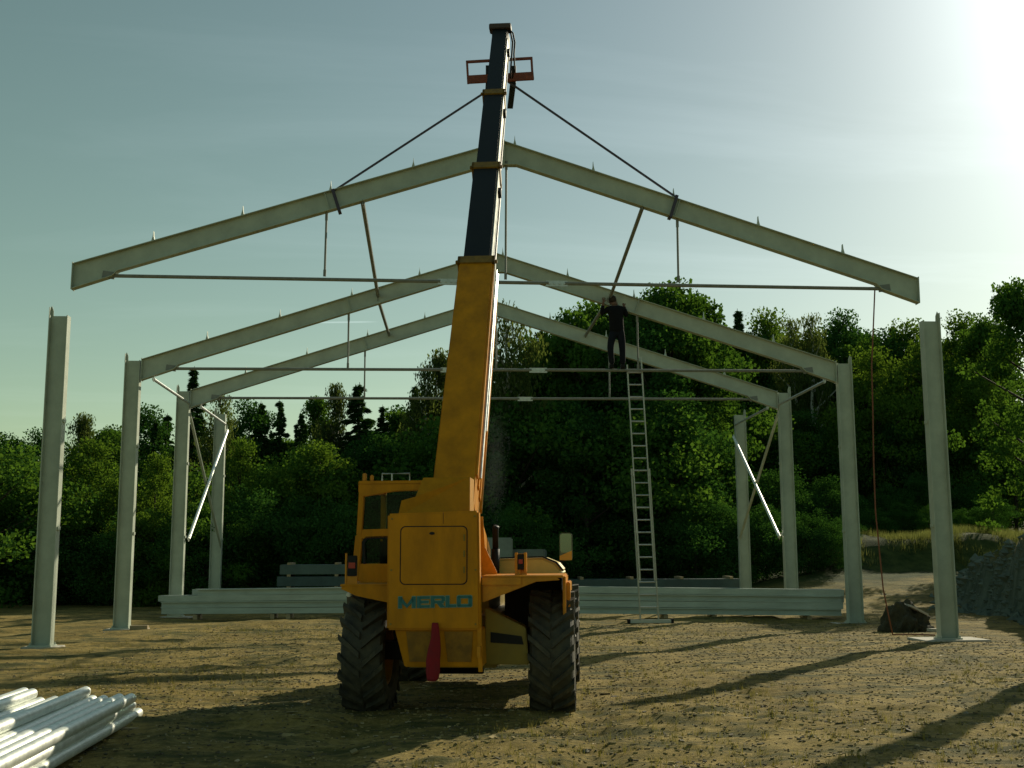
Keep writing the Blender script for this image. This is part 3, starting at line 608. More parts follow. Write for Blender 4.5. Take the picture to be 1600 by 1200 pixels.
b=MB(); letters(b,.0045,-.9505,-.0022); tbuild(b,'lettering_outline',M['tealpale'],tail)
b=MB(); letters(b,0,-.9545,-.0022); tbuild(b,'lettering',M['teal'],tail)
# lower tail and chassis
b=MB(); b.prism([(-.47,-.90,.85),(.345,-.90,.85),(.36,-.86,.50),(-.38,-.86,.50)],(0,.5,0)); lower=tbuild(b,'tail_skirt',M['yellow'],bevel=.01)
b=MB(); 
for (xa,xz) in ((-.36,-.12),(.0,.27)): b.prism([(xa,-.902,.83),(xz,-.902,.83),(xz-.02,-.872,.55),(xa+.03,-.872,.55)],(0,-.006,0))
tbuild(b,'skirt_panel',mat('dirty_yellow',(.26,.12,.006),.7,0,.4,8),lower)
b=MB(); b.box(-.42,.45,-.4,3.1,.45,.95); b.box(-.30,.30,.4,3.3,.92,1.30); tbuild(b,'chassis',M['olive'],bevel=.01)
b=MB(); b.box(-.75,.85,-.09,.09,.50,.68); b.tube([(-.16,0,.52),(.28,0,.52)],.17,10); tbuild(b,'rear_axle',Drk)
b=MB(); b.box(-.75,.85,2.61,2.79,.50,.68); tbuild(b,'front_axle',Drk)
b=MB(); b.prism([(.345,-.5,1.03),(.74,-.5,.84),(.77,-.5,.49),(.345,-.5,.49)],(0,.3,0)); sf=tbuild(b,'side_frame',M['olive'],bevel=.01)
b=MB(); b.prism([(.40,-.503,.80),(.70,-.503,.76),(.72,-.503,.68),(.40,-.503,.70)],(0,-.004,0)); tbuild(b,'side_frame_slot',Drk,sf)
b=MB(); b.prism([(.31,-.93,.88),(.352,-.93,.88),(.36,-.90,.46),(.32,-.90,.46)],(0,.02,0)); b.box(.315,.35,-.99,-.93,.60,.70,0); tbuild(b,'hitch_bracket',M['yellowside'],bevel=.004)
# fenders
b=MB(); b.prism([(-.538,-.62,1.26),(-1.05,-.62,1.235),(-1.05,-.62,1.215),(-.90,-.62,1.15),(-.538,-.62,1.075)],(0,.035,0)); b.box(-1.06,-.53,-.62,.62,1.238,1.262); tbuild(b,'fender',Ylw,bevel=.005)
b=MB(); b.prism([(.347,-.80,1.335),(1.05,-.80,1.325),(1.09,-.80,1.30),(.86,-.80,1.285),(.347,-.80,1.09)],(0,.03,0)); b.box(.34,1.12,-.80,.62,1.322,1.345); b.box(1.10,1.13,-.45,.62,.86,1.33); b.box(1.13,1.17,-.32,.58,.95,1.27); tbuild(b,'fender',M['yellowside'],bevel=.008)
b=MB(); b.box(.345,.72,-.825,-.80,1.255,1.325); tbuild(b,'fender_rail',M['yellowside'],bevel=.004)
# engine hood behind, right side
b=MB(); b.prism([(.30,.55,1.30),(.30,.55,1.49),(.86,.55,1.505),(1.0,.55,1.445),(1.07,.55,1.36),(1.05,.55,1.30)],(0,1.6,0)); hood=tbuild(b,'engine_hood',mat('sunlit_yellow_hood',(.60,.46,.12),.45,0,.15,4),bevel=.02)  # paler yellow: sunlight on the hood is put into its colour
b=MB(); b.prism([(.30,.535,1.492),(.86,.535,1.507),(1.0,.535,1.447),(1.07,.535,1.362),(1.09,.535,1.37),(1.01,.535,1.465),(.865,.535,1.523),(.30,.535,1.508)],(0,.04,0)); tbuild(b,'hood_edge',Drk,hood)
b=MB(); b.box(.45,1.06,.60,2.1,.55,1.30); tbuild(b,'engine_bay_panel',Drk,bevel=.01)
# gusset beside the tail box
b=MB(); b.prism([(.30,-.25,1.92),(.32,-.25,1.62),(.44,-.25,1.37),(.44,-.25,1.33),(.27,-.25,1.33),(.27,-.25,1.92)],(0,.02,0)); b.prism([(.28,-.24,1.85),(.28,.6,1.6),(.28,.6,1.33),(.28,-.24,1.33)],(.02,0,0)); tbuild(b,'turret_gusset',M['yellowside'],bevel=.003)
# boom turret (olive lit plate between box and boom)
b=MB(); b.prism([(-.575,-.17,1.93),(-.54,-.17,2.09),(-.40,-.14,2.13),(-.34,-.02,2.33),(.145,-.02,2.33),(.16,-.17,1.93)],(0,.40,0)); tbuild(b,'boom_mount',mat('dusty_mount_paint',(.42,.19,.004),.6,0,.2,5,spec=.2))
# cab
cabx0,cabx1=-1.10,-.34
b=MB()
def frame_poly(b,y,d,outer,holes):
    pass
def post(b,p,q,wx,wy): b.bar(p,q,(0,1,0),wy,wx)
post(b,(-1.115,.36,1.26),(-1.075,.36,1.75),.08,.07); post(b,(-1.075,.36,1.75),(-1.05,.36,2.29),.06,.07)
post(b,(-.36,.36,1.30),(-.36,.36,2.27),.07,.07)
b.bar((-1.09,.36,1.76),(-.33,.36,1.775),(0,1,0),.06,.10)
b.prism([(-1.09,.32,2.20),(-1.03,.32,2.155),(-.70,.32,2.21),(-.33,.32,2.225),(-.33,.32,2.295),(-1.09,.32,2.295)],(0,.07,0))
b.box(-1.13,-.33,.33,.40,1.22,1.45)
post(b,(-1.075,1.75,1.0),(-1.05,1.6,2.27),.06,.06); post(b,(-.36,1.75,1.0),(-.36,1.6,2.27),.06,.06)
b.box(-1.09,-.33,.32,1.66,2.285,2.325); b.box(-1.13,-1.10,.35,1.75,.95,1.45); b.box(-1.12,-.33,1.70,1.78,.95,1.45); b.box(-1.10,-.34,.35,1.75,.90,.96)
b.bar((-1.06,.35,2.26),(-1.06,1.62,2.26),(0,0,1),.06,.05)
cab=tbuild(b,'cab',Ylw,bevel=.008)
for P in ([(-1.045,1.80),(-1.02,2.15),(-.68,2.205),(-.38,2.22),(-.38,1.80)],[(-1.02,1.45),(-1.035,1.68),(-1.0,1.72),(-.39,1.74),(-.39,1.45)]):
    b=MB(); b.prism([(x,.37,z) for x,z in P],(0,.006,0)); tbuild(b,'window',M['glass'],cab)
b=MB(); P=[(-1.03,1.45),(-1.045,1.68),(-1.005,1.735),(-.39,1.755)]; Q=[(-1.0,1.45),(-1.015,1.67),(-.985,1.705),(-.39,1.728)]
for i in range(3): b.prism([(P[i][0],.33,P[i][1]),(P[i+1][0],.33,P[i+1][1]),(Q[i+1][0],.33,Q[i+1][1]),(Q[i][0],.33,Q[i][1])],(0,.03,0))
tbuild(b,'window_seal',Drk,cab)
b=MB(); b.prism([(-1.04,1.70,1.45),(-1.02,1.61,2.24),(-.38,1.61,2.24),(-.38,1.70,1.45)],(0,.006,0)); tbuild(b,'windscreen',M['glass'],cab)
b=MB(); b.box(-.93,-.52,.75,1.2,1.05,1.22); b.box(-.93,-.52,.72,.84,1.2,1.72); b.box(-.84,-.62,.74,.82,1.74,1.90); tbuild(b,'seat',Drk,cab,bevel=.03)
b=MB(); 
b.tube([(-.94,.9,2.325),(-.94,.9,2.44),(-.63,.9,2.44),(-.63,.9,2.325)],.011,6); b.tube([(-.83,.9,2.32),(-.83,.9,2.44)],.009,6); tbuild(b,'roof_rack',M['galv'],cab)
b=MB(); b.box(-1.055,-1.015,.36,.42,2.32,2.41); b.box(-.975,-.94,.37,.42,2.325,2.39); tbuild(b,'work_light',[M['yellowside']],cab,bevel=.008)
b=MB(); b.tube([(-1.13,.33,1.42),(-1.125,.31,1.30),(-1.09,.30,1.255),(-1.02,.30,1.25)],.013,6); tbuild(b,'grab_handle',M['pipe'],cab,smooth=True)
# lights
def lightset(x0,x1,y,z0,z1,nm='tail_light'):
    b=MB(); b.box(x0,x1,y,y+.05,z0,z1); o=tbuild(b,nm,Drk,bevel=.006)
    c=MB(); c.box(x0+.012,x1-.012,y-.006,y-.001,z0+(z1-z0)*.38,z0+(z1-z0)*.66); tbuild(c,'lens',M['redlens'],o)
    return o
lightset(-.995,-.905,-.60,1.338,1.538); lightset(.672,.735,-.63,1.395,1.545)
b=MB(); b.box(-1.02,-1.005,-.59,-.55,1.24,1.56); b.box(-1.02,-.90,-.58,-.56,1.24,1.34); tbuild(b,'light_bracket',M['yellowside'])
b=MB(); b.box(.645,.672,-.62,-.57,1.34,1.56); b.box(.735,.76,-.62,-.57,1.38,1.56); b.box(.645,.76,-.575,-.56,1.34,1.55); b.box(.66,.70,-.61,-.57,1.29,1.40); tbuild(b,'light_bracket',M['yellowside'],bevel=.003)
b=MB(); b.box(-1.06,-1.01,-.34,-.28,1.13,1.175); tbuild(b,'reversing_light',M['white'],bevel=.01)
# exhaust
b=MB(); b.tube([(.37,.35,1.30),(.375,.35,1.60)],.045,12); b.tube([(.375,.35,1.60),(.375,.35,1.80),(.385,.33,1.835)],.032,12); tbuild(b,'exhaust_pipe',Drk,smooth=True)
# mirror on its arm, right front
b=MB(); b.tube([(.72,1.6,1.44),(.95,2.3,1.44),(1.06,2.42,1.47)],.012,6); tbuild(b,'mirror_arm',Drk)
b=MB(); P=rrect(.985,1.140,1.465,1.80,.035); b.prism([(x,2.38,z) for x,z in P],(0,.05,0)); mo=tbuild(b,'mirror',mat('mirror_shell',(.12,.14,.09),.4,0,.2,9))
b=MB(); P=rrect(.995,1.130,1.56,1.79,.03); b.prism([(x,2.378,z) for x,z in P],(0,-.003,0)); tbuild(b,'mirror_glass',mat('silvered_glass',(.16,.19,.15),.15,1,.02,2),mo)
b=MB(); b.prism([(.985,2.37,1.47),(.985,2.37,1.52),(1.135,2.37,1.585),(1.135,2.37,1.47)],(0,-.012,0)); tbuild(b,'reflector',mat('amber_panel',(.8,.34,.03),.4,0,.05,9),mo)
# wheels
def wheel(cx_,cy_,side,turn=0):
    r0=.60; wd=.44; n=48
    prof=[(-.17,.33),(-.20,.36),(-.215,.44),(-.205,.52),(-.185,.553),(-.10,.565),(0,.568),(.10,.565),(.185,.553),(.205,.52),(.215,.44),(.20,.36),(.17,.33)]
    e=bpy.data.objects.new('wheel',None); COL.objects.link(e); e.parent=TH; e.location=(cx_,cy_,.575); e.rotation_euler=(0,0,turn)
    vs=[];fs=[]; m_=len(prof)
    for k in range(n):
        a=2*math.pi*k/n
        for (x,r) in prof: vs.append((x,r*math.cos(a),r*math.sin(a)))
    for k in range(n):
        for j in range(m_): fs.append((k*m_+j,k*m_+(j+1)%m_,((k+1)%n)*m_+(j+1)%m_,((k+1)%n)*m_+j))
    b=MB(); b.add(vs,fs)
    # chevron lugs, alternating from both shoulders to the middle
    L=20
    for k in range(L):
        for s in(-1,1):
            a0=2*math.pi*(k+(.5 if s>0 else 0))/L
            cs_=[(s*.222,0,.50,.605),(s*.15,.10,.55,.612),(s*.01,.30,.56,.612)]
            secs=[]
            for (x,da,ri,ro) in cs_:
                a=a0-da; wa=.062
                secs.append([(x,ri*math.sin(a-wa),ri*math.cos(a-wa)),(x,ri*math.sin(a+wa),ri*math.cos(a+wa)),(x,ro*math.sin(a+wa*.72),ro*math.cos(a+wa*.72)),(x,ro*math.sin(a-wa*.72),ro*math.cos(a-wa*.72))])
            vs=[p for q in secs for p in q]; fs=[(0,1,2,3),(11,10,9,8)]
            for i in range(2):
                for j in range(4): fs.append((i*4+j,(i+1)*4+j,(i+1)*4+(j+1)%4,i*4+(j+1)%4))
            b.add(vs,fs)
    b.build('tyre',M['rubber'],e)
    vs=[];fs=[];pr_=[(side*.10,.0),(side*.10,.10),(side*.03,.14),(side*.02,.26),(side*.12,.31),(side*.17,.345),(-side*.17,.345),(-side*.17,.30),(-side*.02,.25),(-side*.02,0)]
    n=32
    for k in range(n):
        a=2*math.pi*k/n
        for (x,r) in pr_: vs.append((x,max(r,.001)*math.cos(a),max(r,.001)*math.sin(a)))
    for k in range(n):
        for j in range(len(pr_)-1): fs.append((k*10+j,k*10+j+1,((k+1)%n)*10+j+1,((k+1)%n)*10+j))
    b=MB(); b.add(vs,fs)
    for k in range(8): a=k*.785; b.tube([(side*.10,.08*math.cos(a)*.9,.08*math.sin(a)*.9),(side*.125,.08*math.cos(a)*.9,.08*math.sin(a)*.9)],.012,6)
    b.build('rim',M['rim'],e)
wheel(-.86,0,-1); wheel(.985,0,1); wheel(-.86,2.7,-1); wheel(.985,2.7,1)
# boom
B0=Vector((-.10,.30,2.12)); ang=math.atan2(11.1-2.37,7.909-.462); BD=Vector((-.009,math.cos(ang),math.sin(ang))).normalized(); BU=Vector((0,-math.sin(ang),math.cos(ang)))
base=Vector((-.075,.462,2.37))   # on the top surface
def bp(s,u,v): return base+BD*s+Vector((1,0,0))*u+BU*v
def sect(s0,s1,wd,dp,m,name,topd=0,mside=None):
    b=MB()
    c=[(-wd/2,-topd),(wd/2,-topd),(wd/2,-topd-dp),(-wd/2,-topd-dp)]
    vs=[bp(s0,*q) for q in c]+[bp(s1,*q) for q in c]
    b.add(vs,[(0,1,2,3),(7,6,5,4),(0,4,5,1),(1,5,6,2),(2,6,7,3),(3,7,4,0)])
    return tbuild(b,name,m,bevel=.012)
S1,S2,S3,S4=4.08,6.58,9.0,11.50
s1=sect(-.35,S1,.455,.66,Ylw,'boom_section')
b=MB(); 
for (v0,v1) in ((-.02,-.09),(-.20,-.27),(-.38,-.45),(-.57,-.64)):
    b.prism([bp(.05,.2275,v0),bp(S1,.2275,v0),bp(S1,.2275,v1),bp(.05,.2275,v1)],(.02,0,0))
tbuild(b,'side_rail',M['yellowside'],s1)
b=MB(); b.tube([bp(.1,.262,-.135),bp(S1-.1,.262,-.135)],.018,8); b.tube([bp(1.0,.262,-.285),bp(S1+.02,.262,-.285)],.02,8); tbuild(b,'hydraulic_line',M['galv'],s1)
b=MB(); b.prism([bp(1.2,.245,-.26),bp(S1,.245,-.02),bp(S1,.245,-.12),bp(1.2,.245,-.28)],(.012,0,0)); tbuild(b,'wear_strip',M['stripsheen'],s1)
s2=sect(S1,S2,.365,.50,M['boomdark'],'boom_section',.03); s3=sect(S2,S3,.315,.42,M['boomdark'],'boom_section',.06); s4=sect(S3,S4,.275,.34,M['boomdark'],'boom_section',.08)
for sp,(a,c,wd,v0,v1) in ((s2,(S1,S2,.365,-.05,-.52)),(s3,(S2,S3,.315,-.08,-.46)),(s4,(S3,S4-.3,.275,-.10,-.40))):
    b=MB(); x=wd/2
    b.prism([bp(a+.03,x,v0),bp(c-.08,x,v0),bp(c-.08,x,v1),bp(a+.03,x,v1)],(.014,0,0)); tbuild(b,'side_rail',M['stripsheen'],sp)  # pale strip added as the painted low-sun highlight on the section side
    b=MB(); b.tube([bp(a+.2,x+.035,(v0+v1)/2),bp(c-.3,x+.035,(v0+v1)/2)],.014,6); b.box(-.02,.03,-.05,.05,-.06,.06,0,Matrix.Translation(bp(a+(c-a)*.78,x+.03,-.2))@Matrix.Rotation(ang,4,'X')); tbuild(b,'hose_clamp',M['boomdark'],sp)
for sp,s,wd,v in ((s1,S1,.50,.02),(s2,S2,.43,-.005),(s3,S3,.375,-.035)):
    b=MB(); x=wd/2
    for (u0,u1,q0,q1) in ((-x,x,v,v-.055),(-x,-x+.045,v,v-.34),(x-.045,x,v,v-.34),(-x,x,v-.42,v-.47) if s==S1 else (-x,x,v-.38,v-.43)):
        c=[(u0,q0),(u1,q0),(u1,q1),(u0,q1)]; vs=[bp(s-.13,*k) for k in c]+[bp(s+.03,*k) for k in c]
        b.add(vs,[(0,1,2,3),(7,6,5,4),(0,4,5,1),(1,5,6,2),(2,6,7,3),(3,7,4,0)])
    b.tube([bp(s-.05,-x-.03,v-.05),bp(s-.05,x+.03,v-.05)],.03,8)
    tbuild(b,'collar',mat('dirty_collar_paint',(.22,.12,.012),.6,0,.3,12),sp,bevel=.006)
# boom head
b=MB(); 
hd=bp(S4,0,-.10)
b.box(-.20,.20,-.09,.16,-.05,.05,0,Matrix.Translation(hd+Vector((0,0,.03)))); b.box(-.15,.15,-.05,.30,-.50,-.05,0,Matrix.Translation(hd)); 
bh=tbuild(b,'boom_head',mat('boom_head_paint',(.06,.035,.03),.6,0,.3,12),bevel=.012)
b=MB()
for dx_,am_ in ((.17,.03),(.21,.055)):
    pts=[hd+Vector((dx_-.04,.0,-.02)),hd+Vector((dx_+.02,.05,-.06)),hd+Vector((dx_+.05,.1,-.22)),hd+Vector((dx_+.03,.15,-.42)),hd+Vector((dx_-.02+am_,.2,-.62)),hd+Vector((dx_-.01,.25,-.85))]
    b.tube(pts,.016,6)
tbuild(b,'hydraulic_hose',Drk,bh,smooth=True)
# fork carriage (in world offsets converted to local)
inv=(Matrix.Translation((-.87,11.93,0))@Matrix.Rotation(-R(7),4,'Z')).inverted()
def lw(p): return inv@Vector(p)
yc=20.55
pl=[at(728,97,yc),at(832,91,yc),at(730,131,yc),at(834,125,yc)]
fc=empty('fork_carriage',(0,0,0)); fc.parent=TH
for k in ('label','category'): 
    if k in fc: del fc[k]
def cb_(b,p,q,h,wd): b.bar(lw(p),lw(q),(0,0,1),h,wd)
b=MB(); cb_(b,pl[0],pl[1],.045,.05); cb_(b,pl[0]+Vector((.02,0,0)),pl[2]+Vector((.02,0,0)),.04,.05); cb_(b,pl[1]-Vector((.02,0,0)),pl[3]-Vector((.02,0,0)),.04,.05)
cb_(b,pl[2]+Vector((0,0,.08)),pl[3]+Vector((0,0,.08)),.15,.06)
b.build('carriage_frame',mat('rusty_carriage_paint',(.22,.055,.03),.6,0,.3,12),fc,bevel=.004)
b=MB(); m1=pl[2].lerp(pl[3],.5); cb_(b,m1+Vector((0,-.25,.35)),m1+Vector((0,0,.1)),.25,.22); cb_(b,m1+Vector((.18,-.05,.42)),m1+Vector((.18,-.05,.0)),.07,.09); cb_(b,m1+Vector((0,-.3,.55)),m1+Vector((0,-.1,.3)),.2,.2); b.build('carriage_mount',M['boomdark'],fc,bevel=.01)
for s in(-.22,.24):
    b=MB(); p=m1+Vector((s,.05,.02)); q=lw(p+Vector((0,1.2,-.02))); b.bar(lw(p),q,(0,0,1),.045,.11); b.bar(lw(p+Vector((0,0,-.02))),lw(p+Vector((0,0,.32))),(0,1,0),.04,.11); b.build('fork',M['boomdark'],fc,label=None)
b=MB(); b.tube([lw(ca+Vector((0,0,.02))),lw(ca+Vector((.2,0,-.03))),lw(cb+Vector((-.12,0,-.03))),lw(cb+Vector((0,0,.02)))],.014,6); b.build('shackle_chain',Drk,fc)
# lift cylinder under the boom
b=MB(); b.tube([bp(1.9,0,-.56),Vector((-.08,1.6,1.25))],.07,12); b.tube([bp(2.4,0,-.53),bp(1.9,0,-.56)],.045,12); tbuild(b,'lift_cylinder',M['boomdark'],smooth=True)
# red cover hanging at the tail
b=MB(); prof=[(.0,.035,0),(.05,.045,.003),(.14,.055,.006),(.24,.072,0),(.34,.080,-.004),(.44,.083,.003),(.50,.070,.004),(.525,.055,-.004)]
vs=[];n=14
for (dz,w_,o_) in prof:
    for k in range(n):
        a=2*math.pi*k/n; f=1+.13*math.sin(3*a+dz*9); w_=w_ if k else w_*.80; vs.append((o_+w_*math.cos(a)*f-dz*.03,.035*math.sin(a)*f*(1+dz),-dz))
fs=[(i*n+k,i*n+(k+1)%n,(i+1)*n+(k+1)%n,(i+1)*n+k) for i in range(len(prof)-1) for k in range(n)]+[tuple(range(n)),tuple((len(prof)-1)*n+k for k in range(n))[::-1]]
b.add(vs,fs); o=b.build('red_cover',M['red'],smooth=True); wp=inv.inverted()@Vector((-.075,-1.00,.915)); o.location=wp; o.rotation_euler=(0,0,-R(7)); tag(o,'dark red tapering cloth cover hanging at the telehandler tail','cloth cover')
# exhaust smoke
sm=bpy.data.materials.new('thin_exhaust_smoke'); sm.use_nodes=True; t=sm.node_tree
for n in list(t.nodes): t.nodes.remove(n)
oo=t.nodes.new('ShaderNodeOutputMaterial'); pv=t.nodes.new('ShaderNodeVolumePrincipled'); pv.inputs['Color'].default_value=(.75,.9,.85,1); pv.inputs['Anisotropy'].default_value=.4
tc=t.nodes.new('ShaderNodeTexCoord'); n1=t.nodes.new('ShaderNodeTexNoise'); n1.inputs['Scale'].default_value=2.2; n1.inputs['Detail'].default_value=4; t.links.new(tc.outputs['Object'],n1.inputs[0])
ln=t.nodes.new('ShaderNodeVectorMath'); ln.operation='LENGTH'; t.links.new(tc.outputs['Object'],ln.inputs[0])
sc_=t.nodes.new('ShaderNodeMapping'); sc_.inputs['Location'].default_value=(-1,-1,-1); sc_.inputs['Scale'].default_value=(2,2,2); t.links.new(tc.outputs['Generated'],sc_.inputs[0]); t.links.new(sc_.outputs[0],ln.inputs[0])
mr=t.nodes.new('ShaderNodeMapRange'); mr.interpolation_type='SMOOTHERSTEP'; mr.inputs[1].default_value=.0; mr.inputs[2].default_value=.95; mr.inputs[3].default_value=1; mr.inputs[4].default_value=0; t.links.new(ln.outputs['Value'],mr.inputs[0])
m2=t.nodes.new('ShaderNodeMapRange'); m2.inputs[1].default_value=.35; m2.inputs[2].default_value=.75; m2.inputs[3].default_value=0; m2.inputs[4].default_value=.13; t.links.new(n1.outputs[0],m2.inputs[0])
mm=t.nodes.new('ShaderNodeMath'); mm.operation='MULTIPLY'; t.links.new(mr.outputs[0],mm.inputs[0]); t.links.new(m2.outputs[0],mm.inputs[1]); t.links.new(mm.outputs[0],pv.inputs['Density']); t.links.new(pv.outputs[0],oo.inputs['Volume'])
bm=bmesh.new(); bmesh.ops.create_icosphere(bm,subdivisions=3,radius=1)
for v in bm.verts: v.co=Vector((v.co.x*(.20+.10*v.co.z)+.05*v.co.z,v.co.y*.4,v.co.z*1.35))
me=bpy.data.meshes.new('exhaust_smoke'); bm.to_mesh(me); bm.free(); me.materials.append(sm)
o=bpy.data.objects.new('exhaust_smoke',me); COL.objects.link(o); o.location=at(770,725,12.7); tag(o,'faint bluish exhaust smoke rising beside the boom','smoke',kind='stuff')
# ------------------------------------------------------------------ worker
def skinned(name,verts,edges,rad,root,mt,parent=None,sub=2,solid=False):
    me=bpy.data.meshes.new(name); me.from_pydata(verts,edges,[]); o=bpy.data.objects.new(name,me); COL.objects.link(o)
    s=o.modifiers.new('skin','SKIN'); s.use_smooth_shade=True; s.branch_smoothing=.3
    for i,r in enumerate(rad): 
        me.skin_vertices[0].data[i].radius=(r,r) if not isinstance(r,tuple) else r
    me.skin_vertices[0].data[root].use_root=True
    u=o.modifiers.new('sub','SUBSURF'); u.levels=sub; u.render_levels=sub
    me.materials.append(mt)
    if parent: o.parent=parent
    return o
def chain_mesh(chains):
    V=[];E=[];Rr=[];ix={}
    for ch in chains:
        prev=None
        for (nm,p,r) in ch:
            if nm not in ix: ix[nm]=len(V); V.append(p); Rr.append(r)
            if prev is not None and (prev,ix[nm]) not in E: E.append((prev,ix[nm]))
            prev=ix[nm]
    return V,E,Rr,ix
# worker stands on the tie rod, faces the rafter (+y); local origin at the feet
wk=empty('person',(2.78,Y2-.0,5.70),0,'worker in dark clothes standing high at the right rafter beside the ladder top','person')
ch=[[('pel',(0,-.10,.86),(.10,.08)),('wa',(.0,-.10,1.02),(.11,.085)),('ch',(-.01,-.10,1.22),(.17,.115)),('sh',(-.02,-.10,1.36),(.14,.09)),('nk',(-.04,-.06,1.43),.055),('hb',(-.06,-.02,1.50),(.075,.085)),('ht',(-.075,.01,1.60),(.07,.085))],
[('pel',(0,-.10,.86),.12),('hl',(-.09,-.10,.78),.07),('kl',(-.16,-.16,.44),.062),('al',(-.11,-.05,.09),.042),('fl',(-.12,.06,.045),.036),('tl',(-.13,.12,.04),.03)],
[('pel',(0,-.10,.86),.12),('hr',(.09,-.10,.78),.07),('kr',(.12,-.12,.44),.062),('ar',(.13,-.06,.09),.042),('fr',(.14,.05,.045),.036),('tr',(.15,.11,.04),.03)],
[('sh',(-.02,-.10,1.36),.14),('sl',(-.19,-.08,1.35),.062),('el',(-.34,-.06,1.24),.042),('wl',(-.30,-.12,1.47),.027),('pl',(-.29,-.115,1.54),(.036,.016))],
[('sh',(-.02,-.10,1.36),.14),('sr',(.17,-.08,1.35),.062),('er',(.24,-.12,1.18),.042),('wr',(.10,-.20,1.32),.027) if False else ('wr',(.20,-.02,1.42),.027),('pr',(.18,.0,1.48),(.036,.016))]]
V,E,Rr,ix=chain_mesh(ch)
# fingers: short chains rooted in each palm
for s,pp,d in (('l',Vector((-.29,-.115,1.54)),Vector((.15,.15,1))),('r',Vector((.18,.0,1.48)),Vector((-.25,.3,1)))):
    d.normalize(); a=d.cross(Vector((0,1,0))).normalized()
    for k,(o_,L) in enumerate(((-.030,.062),(-.010,.075),(.010,.070),(.030,.055))):
        b0=len(V); V+=[tuple(pp+a*o_+d*.03),tuple(pp+a*o_*1.15+d*(.03+L*.55)),tuple(pp+a*o_*1.2+d*(.03+L*.8)+Vector((0,.03,0)))]; Rr+=[.009,.0085,.008]; E+=[(ix['p'+s],b0),(b0,b0+1),(b0+1,b0+2)]
    b0=len(V); V+=[tuple(pp-a*.045-d*.01),tuple(pp-a*.065+d*.035)]; Rr+=[.010,.009]; E+=[(ix['p'+s],b0),(b0,b0+1)]
body=skinned('body',V,E,Rr,ix['pel'],M['skin'],wk)
cl1=[[('a',(0,-.10,.74),(.205,.16)),('b',(.0,-.10,.98),(.172,.132)),('c',(-.01,-.10,1.22),(.205,.15)),('d',(-.02,-.10,1.36),(.175,.12)),('e',(-.02,-.09,1.45),.075)],
[('d',(-.02,-.10,1.36),.15),('f',(-.19,-.08,1.35),.076),('g',(-.34,-.06,1.24),.058),('h',(-.305,-.115,1.44),.04)],[('d',(-.02,-.10,1.36),.15),('i',(.17,-.08,1.35),.076),('j',(.24,-.12,1.18),.056),('k',(.205,-.035,1.38),.038)]]
V,E,Rr,ix=chain_mesh(cl1); skinned('jacket',V,E,Rr,ix['a'],M['cloth'],wk)
cl2=[[('a',(0,-.10,.95),(.155,.12)),('b',(0,-.10,.84),(.165,.125)),('c',(-.10,-.10,.78),.108),('d',(-.16,-.16,.44),.078),('e',(-.115,-.06,.07),.066)],[('b',(0,-.10,.84),.16),('f',(.10,-.10,.78),.108),('g',(.12,-.12,.44),.078),('h',(.13,-.065,.07),.066)]]
V,E,Rr,ix=chain_mesh(cl2); skinned('trousers',V,E,Rr,ix['a'],M['trouser'],wk)
for s in(-1,1):
    b=MB(); x=-.12 if s<0 else .14; pts=[(x,-.10,.055),(x,-.02,.06),(x,.08,.05),(x,.15,.045)]; b.tube(pts,[.045,.052,.048,.03],10); b.box(x-.045,x+.045,-.13,.16,.005,.03); b.build('boot',M['black'],wk,smooth=True)
bm=bmesh.new(); bmesh.ops.create_uvsphere(bm,u_segments=16,v_segments=10,radius=1)
for v in bm.verts: v.co=Vector((v.co.x*.086,v.co.y*.103-.015*(1 if v.co.y<0 else 0),max(v.co.z*.10,-.045 if v.co.y>-.1 else -.075)))
me=bpy.data.meshes.new('hair'); bm.to_mesh(me); bm.free(); me.materials.append(M['hair']); me.polygons.foreach_set('use_smooth',[True]*len(me.polygons)); o=bpy.data.objects.new('hair',me); COL.objects.link(o); o.parent=wk; o.location=(-.072,-.01,1.585)
bm=bmesh.new()
for s in(-1,1): bmesh.ops.create_uvsphere(bm,u_segments=8,v_segments=6,radius=.025,matrix=Matrix.Translation((-.065+s*.078,-.01,1.54))@Matrix.Diagonal((.4,.8,1.3,1)))
bmesh.ops.create_cone(bm,segments=6,radius1=.018,radius2=.004,depth=.04,cap_ends=True,matrix=Matrix.Translation((-.065,.085,1.535))@Matrix.Rotation(R(-70),4,'X'))
me=bpy.data.meshes.new('ears'); bm.to_mesh(me); bm.free(); me.materials.append(M['skin']); o=bpy.data.objects.new('ears',me); COL.objects.link(o); o.parent=wk
